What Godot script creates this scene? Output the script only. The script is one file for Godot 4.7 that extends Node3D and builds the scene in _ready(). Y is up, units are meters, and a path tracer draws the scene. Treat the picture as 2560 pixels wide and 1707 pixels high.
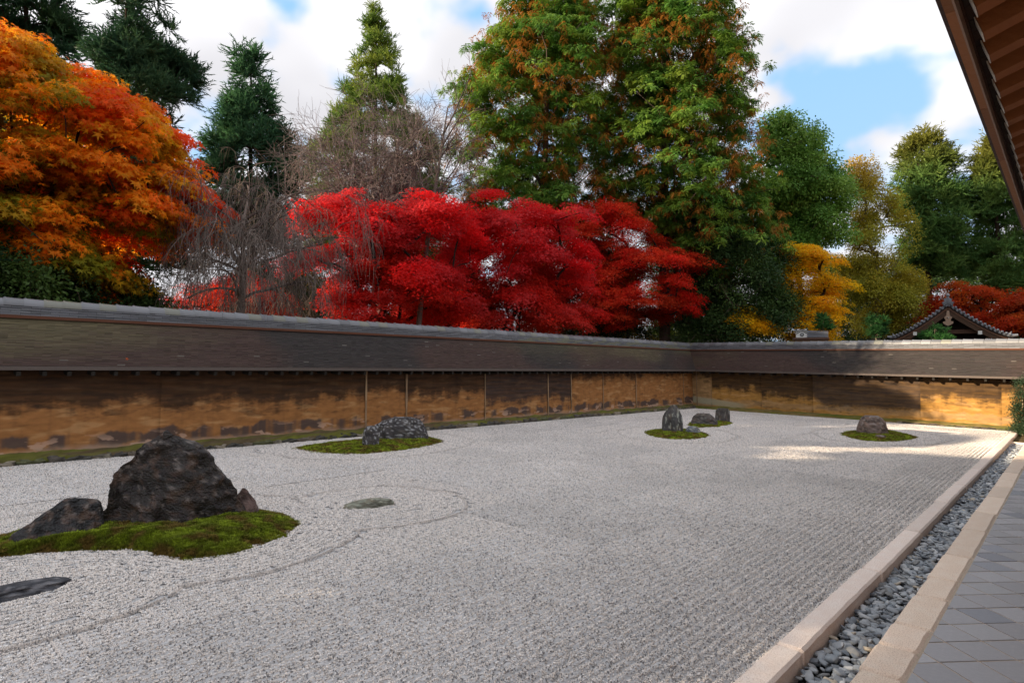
extends Node3D

# A dry rock garden behind earthen walls in autumn. Units are metres, y is up, the long side of the garden runs along -z.

var rng := RandomNumberGenerator.new()
var used := {}


class MB:
	# collects flat or smooth triangles; corners are given counter-clockwise as seen from outside
	var v := PackedVector3Array()
	var n := PackedVector3Array()
	var c := PackedColorArray()
	var uv := PackedVector2Array()
	var idx := PackedInt32Array()

	func tri(a: Vector3, b: Vector3, d: Vector3, col: Color) -> void:
		var nn := (b - a).cross(d - a).normalized()
		var k := v.size()
		v.push_back(a); v.push_back(b); v.push_back(d)
		for i in 3:
			n.push_back(nn); c.push_back(col); uv.push_back(Vector2.ZERO)
		idx.push_back(k); idx.push_back(k + 2); idx.push_back(k + 1)

	func quad(a: Vector3, b: Vector3, d: Vector3, e: Vector3, col: Color) -> void:
		var nn := (d - a).cross(e - b).normalized()
		var k := v.size()
		v.push_back(a); v.push_back(b); v.push_back(d); v.push_back(e)
		for i in 4:
			n.push_back(nn); c.push_back(col); uv.push_back(Vector2.ZERO)
		for i in [0, 2, 1, 0, 3, 2]:
			idx.push_back(k + i)

	func vert(p: Vector3, nn: Vector3, col: Color, t := Vector2.ZERO) -> int:
		v.push_back(p); n.push_back(nn); c.push_back(col); uv.push_back(t)
		return v.size() - 1

	func face(a: int, b: int, d: int) -> void:
		idx.push_back(a); idx.push_back(d); idx.push_back(b)

	func box(x: Transform3D, s: Vector3, col: Color) -> void:
		var h := s * 0.5
		var p := []
		for i in 8:
			p.append(x * Vector3(h.x if i & 1 else -h.x, h.y if i & 2 else -h.y, h.z if i & 4 else -h.z))
		for f in [[4, 5, 7, 6], [1, 0, 2, 3], [5, 1, 3, 7], [0, 4, 6, 2], [6, 7, 3, 2], [0, 1, 5, 4]]:
			quad(p[f[0]], p[f[1]], p[f[2]], p[f[3]], col)

	# rings of equal length, each counter-clockwise seen from the end towards which they run
	func loft(rings: Array, col: Color, caps := true) -> void:
		for i in rings.size() - 1:
			var a: PackedVector3Array = rings[i]
			var b: PackedVector3Array = rings[i + 1]
			for j in a.size():
				var k := (j + 1) % a.size()
				quad(a[j], a[k], b[k], b[j], col)
		if caps:
			var last: PackedVector3Array = rings[rings.size() - 1]
			var first: PackedVector3Array = rings[0]
			for j in range(1, last.size() - 1):
				tri(last[0], last[j], last[j + 1], col)
				tri(first[0], first[j + 1], first[j], col)

	func tube(pts: Array, radii: Array, sides: int, col: Color) -> void:
		var start := v.size()
		var ref := Vector3(0.31, 0.2, 0.93)
		for i in pts.size():
			var d: Vector3 = (pts[mini(i + 1, pts.size() - 1)] - pts[maxi(i - 1, 0)])
			d = d.normalized() if d.length() > 1e-6 else Vector3.UP
			var x := d.cross(ref)
			if x.length() < 0.05:
				x = d.cross(Vector3.RIGHT)
			x = x.normalized()
			var y := d.cross(x)
			for j in sides:
				var a := TAU * j / sides
				var o := x * cos(a) + y * sin(a)
				vert(pts[i] + o * radii[i], o, col)
		for i in pts.size() - 1:
			for j in sides:
				var k := (j + 1) % sides
				var a := start + i * sides
				face(a + j, a + k, a + sides + k)
				face(a + j, a + sides + k, a + sides + j)

	func smooth_normals() -> void:
		for i in n.size():
			n[i] = Vector3.ZERO
		for t in range(0, idx.size(), 3):
			var a := idx[t]
			var b := idx[t + 2]
			var d := idx[t + 1]
			var f := (v[b] - v[a]).cross(v[d] - v[a])
			n[a] += f; n[b] += f; n[d] += f
		for i in n.size():
			n[i] = n[i].normalized()

	func mesh(m: Material) -> ArrayMesh:
		var arr := []
		arr.resize(Mesh.ARRAY_MAX)
		arr[Mesh.ARRAY_VERTEX] = v
		arr[Mesh.ARRAY_NORMAL] = n
		arr[Mesh.ARRAY_COLOR] = c
		arr[Mesh.ARRAY_TEX_UV] = uv
		arr[Mesh.ARRAY_INDEX] = idx
		var out := ArrayMesh.new()
		out.add_surface_from_arrays(Mesh.PRIMITIVE_TRIANGLES, arr)
		out.surface_set_material(0, m)
		return out


# ------------------------------------------------------------------ naming
func numbered(called: String, parent: Node) -> String:
	var key := str(parent.get_instance_id()) + called
	used[key] = used.get(key, -1) + 1
	return called if used[key] == 0 else "%s_%03d" % [called, used[key]]


func put(called: String, m: Mesh, parent: Node = self, at := Transform3D()) -> MeshInstance3D:
	var o := MeshInstance3D.new()
	o.name = numbered(called, parent)
	o.mesh = m
	o.transform = at
	parent.add_child(o, true)
	return o


func thing(called: String, label: String, category: String, at := Vector3.ZERO, turn := 0.0, group := "") -> Node3D:
	var o := Node3D.new()
	o.name = numbered(called, self)
	o.position = at
	o.rotation.y = turn
	add_child(o, true)
	return tag(o, label, category, group)


func tag(o: Node3D, label: String, category: String, group := "") -> Node3D:
	o.set_meta("label", label)
	if category:
		o.set_meta("category", category)
	if group:
		o.set_meta("group", group)
	return o


func structure(o: Node3D, label := "") -> Node3D:
	o.set_meta("kind", "structure")
	if label:
		o.set_meta("label", label)
	return o


func setting(called: String, label: String) -> Node3D:
	var o := Node3D.new()
	o.name = numbered(called, self)
	add_child(o, true)
	return structure(o, label)


func scatter(called: String, m: Mesh, places: Array, tints: Array, parent: Node) -> MultiMeshInstance3D:
	var mm := MultiMesh.new()
	mm.transform_format = MultiMesh.TRANSFORM_3D
	mm.use_colors = true
	mm.mesh = m
	mm.instance_count = places.size()
	for i in places.size():
		mm.set_instance_transform(i, places[i])
		mm.set_instance_color(i, tints[i])
	var o := MultiMeshInstance3D.new()
	o.name = numbered(called, parent)
	o.multimesh = mm
	parent.add_child(o, true)
	return o


# ------------------------------------------------------------------ small tools
func rf(a: float, b: float) -> float:
	return rng.randf_range(a, b)


func noise(s: int, freq: float, octaves := 4, kind := FastNoiseLite.TYPE_SIMPLEX_SMOOTH) -> FastNoiseLite:
	var f := FastNoiseLite.new()
	f.seed = s
	f.noise_type = kind
	f.frequency = freq
	f.fractal_type = FastNoiseLite.FRACTAL_FBM if octaves > 1 else FastNoiseLite.FRACTAL_NONE
	f.fractal_octaves = octaves
	return f


func noise_tex(s: int, freq: float, octaves := 5, side := 512, kind := FastNoiseLite.TYPE_SIMPLEX_SMOOTH) -> NoiseTexture2D:
	var t := NoiseTexture2D.new()
	t.width = side
	t.height = side
	t.seamless = true
	t.noise = noise(s, freq, octaves, kind)
	return t


func mat(col := Color.WHITE, rough := 0.85, spec := 0.4) -> StandardMaterial3D:
	# col is a linear base colour
	var m := StandardMaterial3D.new()
	m.albedo_color = col.linear_to_srgb()
	m.roughness = rough
	m.metallic_specular = spec
	m.vertex_color_use_as_albedo = true
	return m


func bumpy(m: StandardMaterial3D, t: Texture2D, depth_cm: float, scale := 1.0, in_world := true) -> StandardMaterial3D:
	m.heightmap_enabled = true
	m.heightmap_texture = t
	m.heightmap_scale = depth_cm
	m.uv1_triplanar = true
	m.uv1_world_triplanar = in_world
	m.uv1_scale = Vector3.ONE * scale
	return m


func leafy(glow: float, rough := 0.6) -> StandardMaterial3D:
	var m := mat(Color.WHITE, rough, 0.3)
	m.cull_mode = BaseMaterial3D.CULL_DISABLED
	m.backlight_enabled = true
	m.backlight = Color(glow, glow, glow).linear_to_srgb()
	return m


func lerp_rows(rows: Array, y: float) -> Vector2:
	if y <= rows[0][0]:
		return Vector2(rows[0][1], rows[0][2])
	for i in rows.size() - 1:
		if y <= rows[i + 1][0]:
			var t: float = (y - rows[i][0]) / maxf(rows[i + 1][0] - rows[i][0], 1e-4)
			return Vector2(lerpf(rows[i][1], rows[i + 1][1], t), lerpf(rows[i][2], rows[i + 1][2], t))
	return Vector2(rows[rows.size() - 1][1], rows[rows.size() - 1][2])


func polygon_distance(p: Vector2, poly: PackedVector2Array) -> float:
	var d := INF
	var inside := false
	var j := poly.size() - 1
	for i in poly.size():
		var a := poly[i]
		var b := poly[j]
		var e := b - a
		var w := p - a
		var t := clampf(w.dot(e) / e.length_squared(), 0.0, 1.0)
		d = minf(d, (w - e * t).length_squared())
		if (a.y > p.y) != (b.y > p.y) and p.x < (b.x - a.x) * (p.y - a.y) / (b.y - a.y) + a.x:
			inside = not inside
		j = i
	return -sqrt(d) if inside else sqrt(d)


func smooth_outline(poly: PackedVector2Array, per: int) -> PackedVector2Array:
	var out := PackedVector2Array()
	var k := poly.size()
	for i in k:
		for s in per:
			out.push_back(poly[i].cubic_interpolate(poly[(i + 1) % k], poly[(i - 1 + k) % k], poly[(i + 2) % k], float(s) / per))
	return out


func turned_up(ring: PackedVector2Array) -> PackedVector2Array:
	# counter-clockwise seen from above (x, z)
	var area := 0.0
	for i in ring.size():
		area += ring[i].cross(ring[(i + 1) % ring.size()])
	if area > 0:
		ring.reverse()
	return ring


func ss(from: float, to: float, x: float) -> float:
	var t := clampf((x - from) / (to - from), 0.0, 1.0)
	return t * t * (3.0 - 2.0 * t)


# ------------------------------------------------------------------ the scene
func _ready() -> void:
	rng.seed = 20231
	var cam := Camera3D.new()
	cam.name = "camera"
	cam.transform = Transform3D(Basis(Vector3(0.730959, 0.012989, -0.682298), Vector3(0.017546, 0.999131, 0.037818), Vector3(0.682196, -0.039615, 0.730095)), Vector3(0, 1.85, 0))
	cam.fov = 58.85
	cam.near = 0.05
	cam.far = 600.0
	cam.current = true
	add_child(cam)
	var env := Environment.new()
	env.background_mode = Environment.BG_SKY
	env.sky = Sky.new()
	var pano := PanoramaSkyMaterial.new()
	pano.panorama = sky_picture()
	env.sky.sky_material = pano
	env.background_energy_multiplier = 0.58
	env.tonemap_mode = Environment.TONE_MAPPER_LINEAR
	env.tonemap_exposure = 2.1
	env.sdfgi_enabled = true
	env.ssao_enabled = true
	env.ssil_enabled = true
	var world := WorldEnvironment.new()
	world.name = "world"
	world.environment = env
	add_child(world)
	var sun := DirectionalLight3D.new()
	sun.name = "sun"
	sun.light_color = Color(1.0, 0.92, 0.80)
	sun.light_energy = 1.6
	sun.light_angular_distance = 0.5
	sun.shadow_enabled = true
	add_child(sun)
	sun.look_at_from_position(Vector3.ZERO, Vector3(0.64, -0.385, -0.77))

	make_materials()
	build_ground()
	build_gravel()
	build_walls()
	build_kerbs_and_walk()
	build_rocks()
	build_gatehouse()
	build_temple_eave()
	build_trees()
	build_leaf_litter()


# ------------------------------------------------------------------ sky: air and broken cloud
func sky_picture() -> ImageTexture:
	var w := 1536
	var h := 768
	var big := noise(11, 0.55, 5)
	var fine := noise(12, 2.4, 6)
	var shade := noise(13, 0.7, 3)
	var gaps := [
		[Vector3(-0.216, 0.374, -0.902), 0.085, 1.25], [Vector3(-0.165, 0.405, -0.900), 0.05, 0.7], [Vector3(-0.262, 0.345, -0.905), 0.06, 1.0], [Vector3(-0.814, 0.443, -0.376), 0.035, 0.85],
		[Vector3(-0.780, 0.449, -0.437), 0.03, 0.7], [Vector3(-0.631, 0.512, -0.582), 0.05, 0.75], [Vector3(-0.785, 0.485, -0.385), 0.03, 0.6], [Vector3(0.5, 0.4, 0.75), 0.12, 1.2], [Vector3(0.9, 0.5, -0.1), 0.1, 1.1], [Vector3(-0.5, 0.6, 0.7), 0.11, 1.1],
	]
	var data := PackedFloat32Array()
	data.resize(w * h * 3)
	for y in h:
		var el := (0.5 - (y + 0.5) / h) * PI
		for x in w:
			var k := (y * w + x) * 3
			if el < -0.02:
				data[k] = 0.16; data[k + 1] = 0.15; data[k + 2] = 0.13
				continue
			var az := (x + 0.5) / w * TAU
			var d := Vector3(sin(az) * cos(el), sin(el), -cos(az) * cos(el))
			var q := d / (maxf(d.y, 0.0) + 0.35) * 2.2
			var n := big.get_noise_3dv(q) + 0.95 * fine.get_noise_3dv(q) + 0.35
			for g in gaps:
				var a: float = d.distance_to((g[0] as Vector3).normalized()) / g[1]
				if a < 3.0:
					n -= g[2] * exp(-a * a) * 0.82
			var cover := ss(-0.36, 0.30, n)
			var s := shade.get_noise_3dv(q * 1.5) * 0.5 + 0.5
			# a cloud deck is brighter overhead than near the horizon
			var lit := lerpf(0.70, 1.02, ss(0.2, 0.75, s)) * (0.72 + 0.70 * maxf(d.y, 0.0))
			var cloud := Color(lit * 0.975, lit * 0.965, lit * (1.06 - 0.07 * lit))
			var air := Color(0.27, 0.53, 0.88).lerp(Color(0.54, 0.73, 0.94), pow(1.0 - clampf(d.y, 0.0, 1.0), 3.0))
			var col := air.lerp(cloud, cover)
			data[k] = col.r; data[k + 1] = col.g; data[k + 2] = col.b
	var im := Image.create_from_data(w, h, false, Image.FORMAT_RGBF, data.to_byte_array())
	return ImageTexture.create_from_image(im)


# ------------------------------------------------------------------ materials
var M := {}


func make_materials() -> void:
	var grain := noise_tex(1, 0.02, 5)
	var fine := noise_tex(2, 0.06, 4)
	var cells := noise_tex(3, 0.05, 2, 512, FastNoiseLite.TYPE_CELLULAR)
	M.soil = bumpy(mat(Color(0.07, 0.055, 0.035), 0.95), grain, 3.0, 0.8)
	M.gravel_bed = bumpy(mat(Color(1, 1, 1), 0.95), fine, 0.6, 6.0)
	M.gravel = mat(Color(1, 1, 1), 0.9, 0.3)
	M.moss = bumpy(mat(Color(1, 1, 1), 1.0, 0.1), fine, 0.8, 5.0)
	M.tuft = leafy(0.25, 0.8)
	M.rock = bumpy(mat(Color(1, 1, 1), 0.55, 0.5), grain, 2.2, 3.0)
	M.rock_fine = bumpy(mat(Color(1, 1, 1), 0.8, 0.4), grain, 1.2, 3.0)
	M.shingle = bumpy(mat(Color(1, 1, 1), 0.78, 0.4), fine, 0.3, 4.0)
	M.ridge = bumpy(mat(Color(1, 1, 1), 0.42, 0.55), fine, 0.15, 3.0)
	M.wood = bumpy(mat(Color(1, 1, 1), 0.7, 0.4), grain, 0.4, 1.6)
	M.white = mat(Color(0.8, 0.79, 0.76), 0.7)
	M.paint = mat(Color(1, 1, 1), 0.75)
	M.footing = bumpy(mat(Color(1, 1, 1), 0.9), grain, 1.5, 3.0)
	M.pebble = mat(Color(1, 1, 1), 0.55, 0.45)
	M.bark = bumpy(mat(Color(1, 1, 1), 0.95, 0.2), grain, 3.0, 1.5)
	M.twig = mat(Color(1, 1, 1), 0.9, 0.2)
	M.maple = leafy(1.25, 0.55)
	M.needle = leafy(0.7, 0.6)
	M.leaf = leafy(0.8, 0.45)
	M.granite = bumpy(mat(Color(1, 1, 1), 0.85, 0.3), fine, 0.25, 5.0)
	M.granite.albedo_texture = speckle_texture(41, Color(0.93, 0.83, 0.76), Color(0.58, 0.47, 0.41), Color(0.98, 0.93, 0.89))
	M.granite.uv1_scale = Vector3.ONE * 0.9
	M.paver = bumpy(mat(Color(1, 1, 1), 0.5, 0.45), grain, 0.12, 3.0)
	M.paver.albedo_texture = speckle_texture(42, Color(0.9, 0.9, 0.92), Color(0.7, 0.72, 0.76), Color(1.0, 1.0, 1.0))


func speckle_texture(s: int, base: Color, dark: Color, light: Color) -> ImageTexture:
	# mineral grain: values are linear
	var side := 512
	var cloud := noise(s, 0.012, 4)
	var speck := noise(s + 1, 0.22, 2)
	var data := PackedByteArray()
	data.resize(side * side * 3)
	for y in side:
		for x in side:
			# wraps by mixing across the edges
			var fx := float(x) / side
			var fy := float(y) / side
			var a := cloud.get_noise_2d(x, y) * (1 - fx) + cloud.get_noise_2d(x - side, y) * fx
			var b := speck.get_noise_2d(x, y)
			if fx > 0.94:
				b = lerpf(b, speck.get_noise_2d(x - side, y), (fx - 0.94) / 0.06)
			var col := base.lerp(light, clampf(a * 1.2 + 0.2, 0, 1))
			col = col.lerp(dark, ss(0.22, 0.5, b)).lerp(light, ss(0.2, 0.5, -b) * 0.7)
			col = col.linear_to_srgb()
			var k := (y * side + x) * 3
			data[k] = int(col.r * 255); data[k + 1] = int(col.g * 255); data[k + 2] = int(col.b * 255)
	return ImageTexture.create_from_image(Image.create_from_data(side, side, false, Image.FORMAT_RGB8, data))


# ------------------------------------------------------------------ ground and raked gravel
const CORNER := Vector2(-12.85, -26.15)
const LEFT_START := Vector2(-13.70, 4.5)
const RIGHT_END := Vector2(1.6, -24.24)
const ROW := 0.075


func left_edge(z: float) -> float:
	return lerpf(LEFT_START.x, CORNER.x, (z - LEFT_START.y) / (CORNER.y - LEFT_START.y))


func far_edge(x: float) -> float:
	return lerpf(CORNER.y, RIGHT_END.y, (x - CORNER.x) / (RIGHT_END.x - CORNER.x))


func build_ground() -> void:
	var b := MB.new()
	b.quad(Vector3(-160, -0.16, 80), Vector3(160, -0.16, 80), Vector3(160, -0.16, -220), Vector3(-160, -0.16, -220), Color.WHITE)
	var g := put("ground", b.mesh(M.soil))
	structure(g, "dark bare soil beyond and under the garden")


var islands := {
	"near": PackedVector2Array([Vector2(-7.54, -0.51), Vector2(-7.42, -0.94), Vector2(-7.31, -1.25), Vector2(-7.1, -1.56), Vector2(-6.71, -1.94), Vector2(-6.42, -2.04), Vector2(-6.13, -2.18), Vector2(-6.03, -2.5), Vector2(-6.1, -2.83), Vector2(-6.3, -3.21), Vector2(-6.62, -3.51), Vector2(-7.06, -3.59), Vector2(-7.45, -3.44), Vector2(-7.83, -3.31), Vector2(-8.5, -2.85), Vector2(-8.6, -2.12), Vector2(-8.4, -1.3), Vector2(-8.1, -0.6)]),
	"wall": PackedVector2Array([Vector2(-12.36, -6.39), Vector2(-11.38, -6.51), Vector2(-10.75, -7.03), Vector2(-10.64, -7.93), Vector2(-10.93, -9.13), Vector2(-11.31, -9.7), Vector2(-12.0, -9.93), Vector2(-12.5, -9.9), Vector2(-12.75, -8.99), Vector2(-12.7, -7.6), Vector2(-12.62, -6.81)]),
	"tall": PackedVector2Array([Vector2(-9.03, -15.23), Vector2(-8.31, -14.45), Vector2(-7.66, -14.32), Vector2(-7.29, -14.9), Vector2(-7.41, -15.97), Vector2(-8.06, -16.74), Vector2(-8.7, -16.92), Vector2(-9.24, -16.08)]),
	"pair": PackedVector2Array([Vector2(-9.29, -18.31), Vector2(-8.68, -17.74), Vector2(-8.38, -18.32), Vector2(-8.43, -19.83), Vector2(-8.96, -20.68), Vector2(-9.64, -20.37), Vector2(-9.7, -19.5)]),
	"round": PackedVector2Array([Vector2(-5.09, -19.54), Vector2(-4.43, -18.21), Vector2(-3.87, -18), Vector2(-3.41, -18.67), Vector2(-3.25, -20.04), Vector2(-3.73, -20.98), Vector2(-4.32, -21.76), Vector2(-4.98, -20.98)]),
}
var flat_stones := [
	PackedVector2Array([Vector2(-6.81, -4.3), Vector2(-6.7, -4.28), Vector2(-6.59, -4.52), Vector2(-6.56, -4.84), Vector2(-6.73, -4.96), Vector2(-7, -4.87), Vector2(-7.02, -4.61)]),
	PackedVector2Array([Vector2(-6.07, -0.42), Vector2(-5.95, -0.77), Vector2(-5.97, -1.01), Vector2(-6.03, -1.18), Vector2(-6.14, -1.29), Vector2(-6.32, -1.21), Vector2(-6.38, -0.93), Vector2(-6.42, -0.55)]),
]
var raked := []  # [outline, box, width of the ring raked round it]


func ring_distance(p: Vector2) -> float:
	var d := INF
	for r in raked:
		if (r[1] as Rect2).has_point(p):
			d = minf(d, polygon_distance(p, r[0]) - r[2])
	return d


func pebble_colour() -> Color:
	var t := rng.randf()
	var c := Color(0.79, 0.725, 0.67)
	if t < 0.20:
		c = Color(0.26, 0.25, 0.25)
	elif t < 0.36:
		c = Color(0.78, 0.69, 0.61)
	elif t < 0.55:
		c = Color(0.88, 0.83, 0.79)
	return c * rf(0.82, 1.12)


func add_pebble(b: MB, p: Vector3, r: float, col: Color) -> void:
	# a crushed-granite chip: an uneven octahedron
	var x := Basis(Vector3(rf(-1, 1), rf(-1, 1), rf(-1, 1)).normalized(), rf(0, TAU)) * Basis.from_scale(Vector3(r * rf(0.9, 1.5), r * rf(0.55, 0.9), r * rf(0.8, 1.2)))
	var q := []
	for d in [Vector3.RIGHT, Vector3.LEFT, Vector3.UP, Vector3.DOWN, Vector3.BACK, Vector3.FORWARD]:
		q.append(p + x * (d + Vector3(rf(-0.25, 0.25), rf(-0.25, 0.25), rf(-0.25, 0.25))))
	for f in [[2, 4, 0], [2, 0, 5], [2, 5, 1], [2, 1, 4], [3, 0, 4], [3, 5, 0], [3, 1, 5], [3, 4, 1]]:
		b.tri(q[f[0]], q[f[1]], q[f[2]], col)


func furrow(x: float, amp := 0.018) -> float:
	return amp * (0.5 + 0.5 * cos(TAU * x / ROW)) - 0.012


func gravel_patch(sx: float, sz: float, count: int, amp: float, m: Material) -> ArrayMesh:
	var b := MB.new()
	var n := int(round(sx / ROW)) * 6
	var bed := Color(0.58, 0.56, 0.55)
	for i in n:
		var x0 := -sx / 2 + sx * i / n
		var x1 := -sx / 2 + sx * (i + 1) / n
		b.quad(Vector3(x0, furrow(x0, amp) - 0.005, sz / 2), Vector3(x1, furrow(x1, amp) - 0.005, sz / 2), Vector3(x1, furrow(x1, amp) - 0.005, -sz / 2), Vector3(x0, furrow(x0, amp) - 0.005, -sz / 2), bed)
	for i in count:
		var x := rf(-sx / 2, sx / 2)
		var z := rf(-sz / 2, sz / 2)
		var r := rf(0.0040, 0.0078)
		add_pebble(b, Vector3(x, furrow(x, amp) + rf(-0.003, 0.004), z), r, pebble_colour())
	return b.mesh(m)


func build_gravel() -> void:
	for k in islands:
		var poly: PackedVector2Array = islands[k]
		raked.append([poly, bounds(poly, 1.2), 0.76])
	for poly in flat_stones:
		raked.append([poly, bounds(poly, 1.4), 0.92])
	var root := setting("gravel_field", "pale grey granite gravel raked in straight rows")
	var b := MB.new()
	var l0 := left_edge(4.0)
	b.quad(Vector3(l0, -0.021, 4), Vector3(-1.5, -0.021, 4), Vector3(-1.5, -0.021, far_edge(-1.5)), Vector3(CORNER.x, -0.021, CORNER.y), Color(0.58, 0.56, 0.55))
	put("gravel_bed", b.mesh(M.gravel_bed), root)
	var side := ROW * 14
	var x := -1.5 - side / 2
	var wide := [[], [], [], []]
	var wide_c := [[], [], [], []]
	var bits := [[], [], []]
	var bits_c := [[], [], []]
	var drift := noise(77, 0.35, 2)
	while x > -14.5:
		var z := 1.6
		while z > -27.5:
			var whole := true
			var some := false
			for c in [Vector2(-1, -1), Vector2(1, -1), Vector2(1, 1), Vector2(-1, 1), Vector2(0, 0), Vector2(0, 1), Vector2(0, -1), Vector2(1, 0), Vector2(-1, 0)]:
				var p := Vector2(x, z) + (c as Vector2) * side / 2
				var ok := p.x > left_edge(p.y) - 0.02 and p.y > far_edge(p.x) - 0.02 and ring_distance(p) > 0.0
				whole = whole and ok
				some = some or ok
			if whole:
				var k := rng.randi() % 4
				wide[k].append(Transform3D(Basis(Vector3.UP, PI if rng.randf() < 0.5 else 0.0), Vector3(x, 0, z)))
				var t := 1.0 + drift.get_noise_2d(x, z) * 0.12
				wide_c[k].append(Color(t, t, t))
			elif some or ring_distance(Vector2(x, z)) < 1.0:
				for i in 15:
					for j in 7:
						var p := Vector2(x - side / 2 + ROW * i, z - side / 2 + side * (j + 0.5) / 7)
						if p.x < left_edge(p.y) - 0.02 or p.y < far_edge(p.x) - 0.02 or ring_distance(p) < 0.05:
							continue
						var k := rng.randi() % 3
						bits[k].append(Transform3D(Basis(Vector3.UP, PI if rng.randf() < 0.5 else 0.0), Vector3(p.x, 0, p.y)))
						bits_c[k].append(Color.WHITE)
			z -= side
		x -= side
	for k in 4:
		var o := scatter("gravel", gravel_patch(side, side, 8200, 0.022, M.gravel), wide[k], wide_c[k], root)
		o.set_meta("kind", "stuff")
	# the rings raked round the islands and the flat stones follow their outlines
	for r in raked:
		var box: Rect2 = r[1]
		var nx := int(box.size.x / 0.085)
		var nz := int(box.size.y / 0.085)
		for i in nx:
			for j in nz:
				var p := box.position + Vector2((i + rf(0.1, 0.9)) * 0.085, (j + rf(0.1, 0.9)) * 0.085)
				var d := polygon_distance(p, r[0])
				if d < -0.06 or d > r[2] - 0.05:
					continue
				var other := false
				for q in raked:
					if q != r and (q[1] as Rect2).has_point(p) and polygon_distance(p, q[0]) - q[2] < d - r[2]:
						other = true
				if other or p.x < left_edge(p.y):
					continue
				var e := 0.02
				var g := Vector2(polygon_distance(p + Vector2(e, 0), r[0]) - d, polygon_distance(p + Vector2(0, e), r[0]) - d).normalized()
				p += g * ((floor(d / ROW) + 0.5) * ROW - d)
				var k := rng.randi() % 3
				bits[k].append(Transform3D(Basis(Vector3.UP, atan2(-g.y, g.x)), Vector3(p.x, rf(-0.004, 0.0), p.y)))
				bits_c[k].append(Color.WHITE)
	# the rake leaves a small ridge along the outer edge of each ring
	for r in raked:
		var box: Rect2 = (r[1] as Rect2)
		var nx2 := int(box.size.x / 0.03)
		var nz2 := int(box.size.y / 0.03)
		for i in nx2:
			for j in nz2:
				var p := box.position + Vector2(i + 0.5, j + 0.5) * 0.03
				var d: float = polygon_distance(p, r[0]) - r[2]
				if absf(d) > 0.021 or absf(ring_distance(p)) > 0.03 or p.x < left_edge(p.y) or p.x > -1.55:
					continue
				var e := 0.02
				var g: Vector2 = Vector2(polygon_distance(p + Vector2(e, 0), r[0]) - d - r[2], polygon_distance(p + Vector2(0, e), r[0]) - d - r[2]).normalized()
				if rng.randf() < 0.45:
					var k := rng.randi() % 3
					p -= g * d
					bits[k].append(Transform3D(Basis(Vector3.UP, atan2(-g.y, g.x)) * Basis.from_scale(Vector3(0.5, 1.5, 0.5)), Vector3(p.x, 0.005, p.y)))
					bits_c[k].append(Color.WHITE)
	for k in 3:
		var o := scatter("gravel", gravel_patch(ROW, 0.16, 98, 0.009, M.gravel), bits[k], bits_c[k], root)
		o.set_meta("kind", "stuff")


func bounds(poly: PackedVector2Array, grow: float) -> Rect2:
	var r := Rect2(poly[0], Vector2.ZERO)
	for p in poly:
		r = r.expand(p)
	return r.grow(grow)


# ------------------------------------------------------------------ the two roofed earthen walls
const N_LEFT := Vector2(0.99961, 0.0277)
const N_FAR := Vector2(-0.1310, 0.9914)


class Run:
	# a straight wall from a to b; offset o reaches towards the garden, the end at the corner is mitred
	var a: Vector2
	var b: Vector2
	var n: Vector2
	var mitre: Vector2
	var mitre_at_end: bool
	var length: float
	var lift := Vector2(1, 1)  # factor on heights at a and at b

	func at(s: float, o: float, y: float) -> Vector3:
		# s in metres from a, with the mitre taken up along the whole length
		var t := s / length
		var d := (b - a).normalized()
		var along := (mitre - n).dot(d) * o
		var q := a.lerp(b, t) + n * o
		q += d * along * (t if mitre_at_end else 1.0 - t)
		return Vector3(q.x, y * lerpf(lift.x, lift.y, t), q.y)


func make_run(a: Vector2, b: Vector2, n: Vector2, other: Vector2, at_end: bool) -> Run:
	var r := Run.new()
	r.a = a
	r.b = b
	r.n = n
	r.mitre = (n + other) / (1.0 + n.dot(other))
	r.mitre_at_end = at_end
	r.length = a.distance_to(b)
	return r


func build_walls() -> void:
	var left := make_run(LEFT_START, CORNER, N_LEFT, N_FAR, true)
	left.lift = Vector2(0.985, 1.015)
	var far := make_run(CORNER, RIGHT_END, N_FAR, N_LEFT, false)
	far.lift = Vector2(1.015, 0.965)
	var w := thing("earthen_wall", "long ochre earthen wall stained black under its shingle roof, behind the largest rock", "wall")
	build_wall(w, left, true)
	var w2 := thing("earthen_wall", "shorter earthen wall with one dark slate stain, across the far end beneath the gatehouse", "wall")
	build_wall(w2, far, false)


func strip(b: MB, r: Run, prof: Array, step: float, col: Color, s0 := 0.0, s1 := -1.0) -> void:
	if s1 < 0:
		s1 = r.length
	var k := maxi(1, int((s1 - s0) / step))
	for i in k:
		var sa := lerpf(s0, s1, float(i) / k)
		var sb := lerpf(s0, s1, float(i + 1) / k)
		for j in prof.size() - 1:
			b.quad(r.at(sa, prof[j].x, prof[j].y), r.at(sb, prof[j].x, prof[j].y), r.at(sb, prof[j + 1].x, prof[j + 1].y), r.at(sa, prof[j + 1].x, prof[j + 1].y), col)


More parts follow.
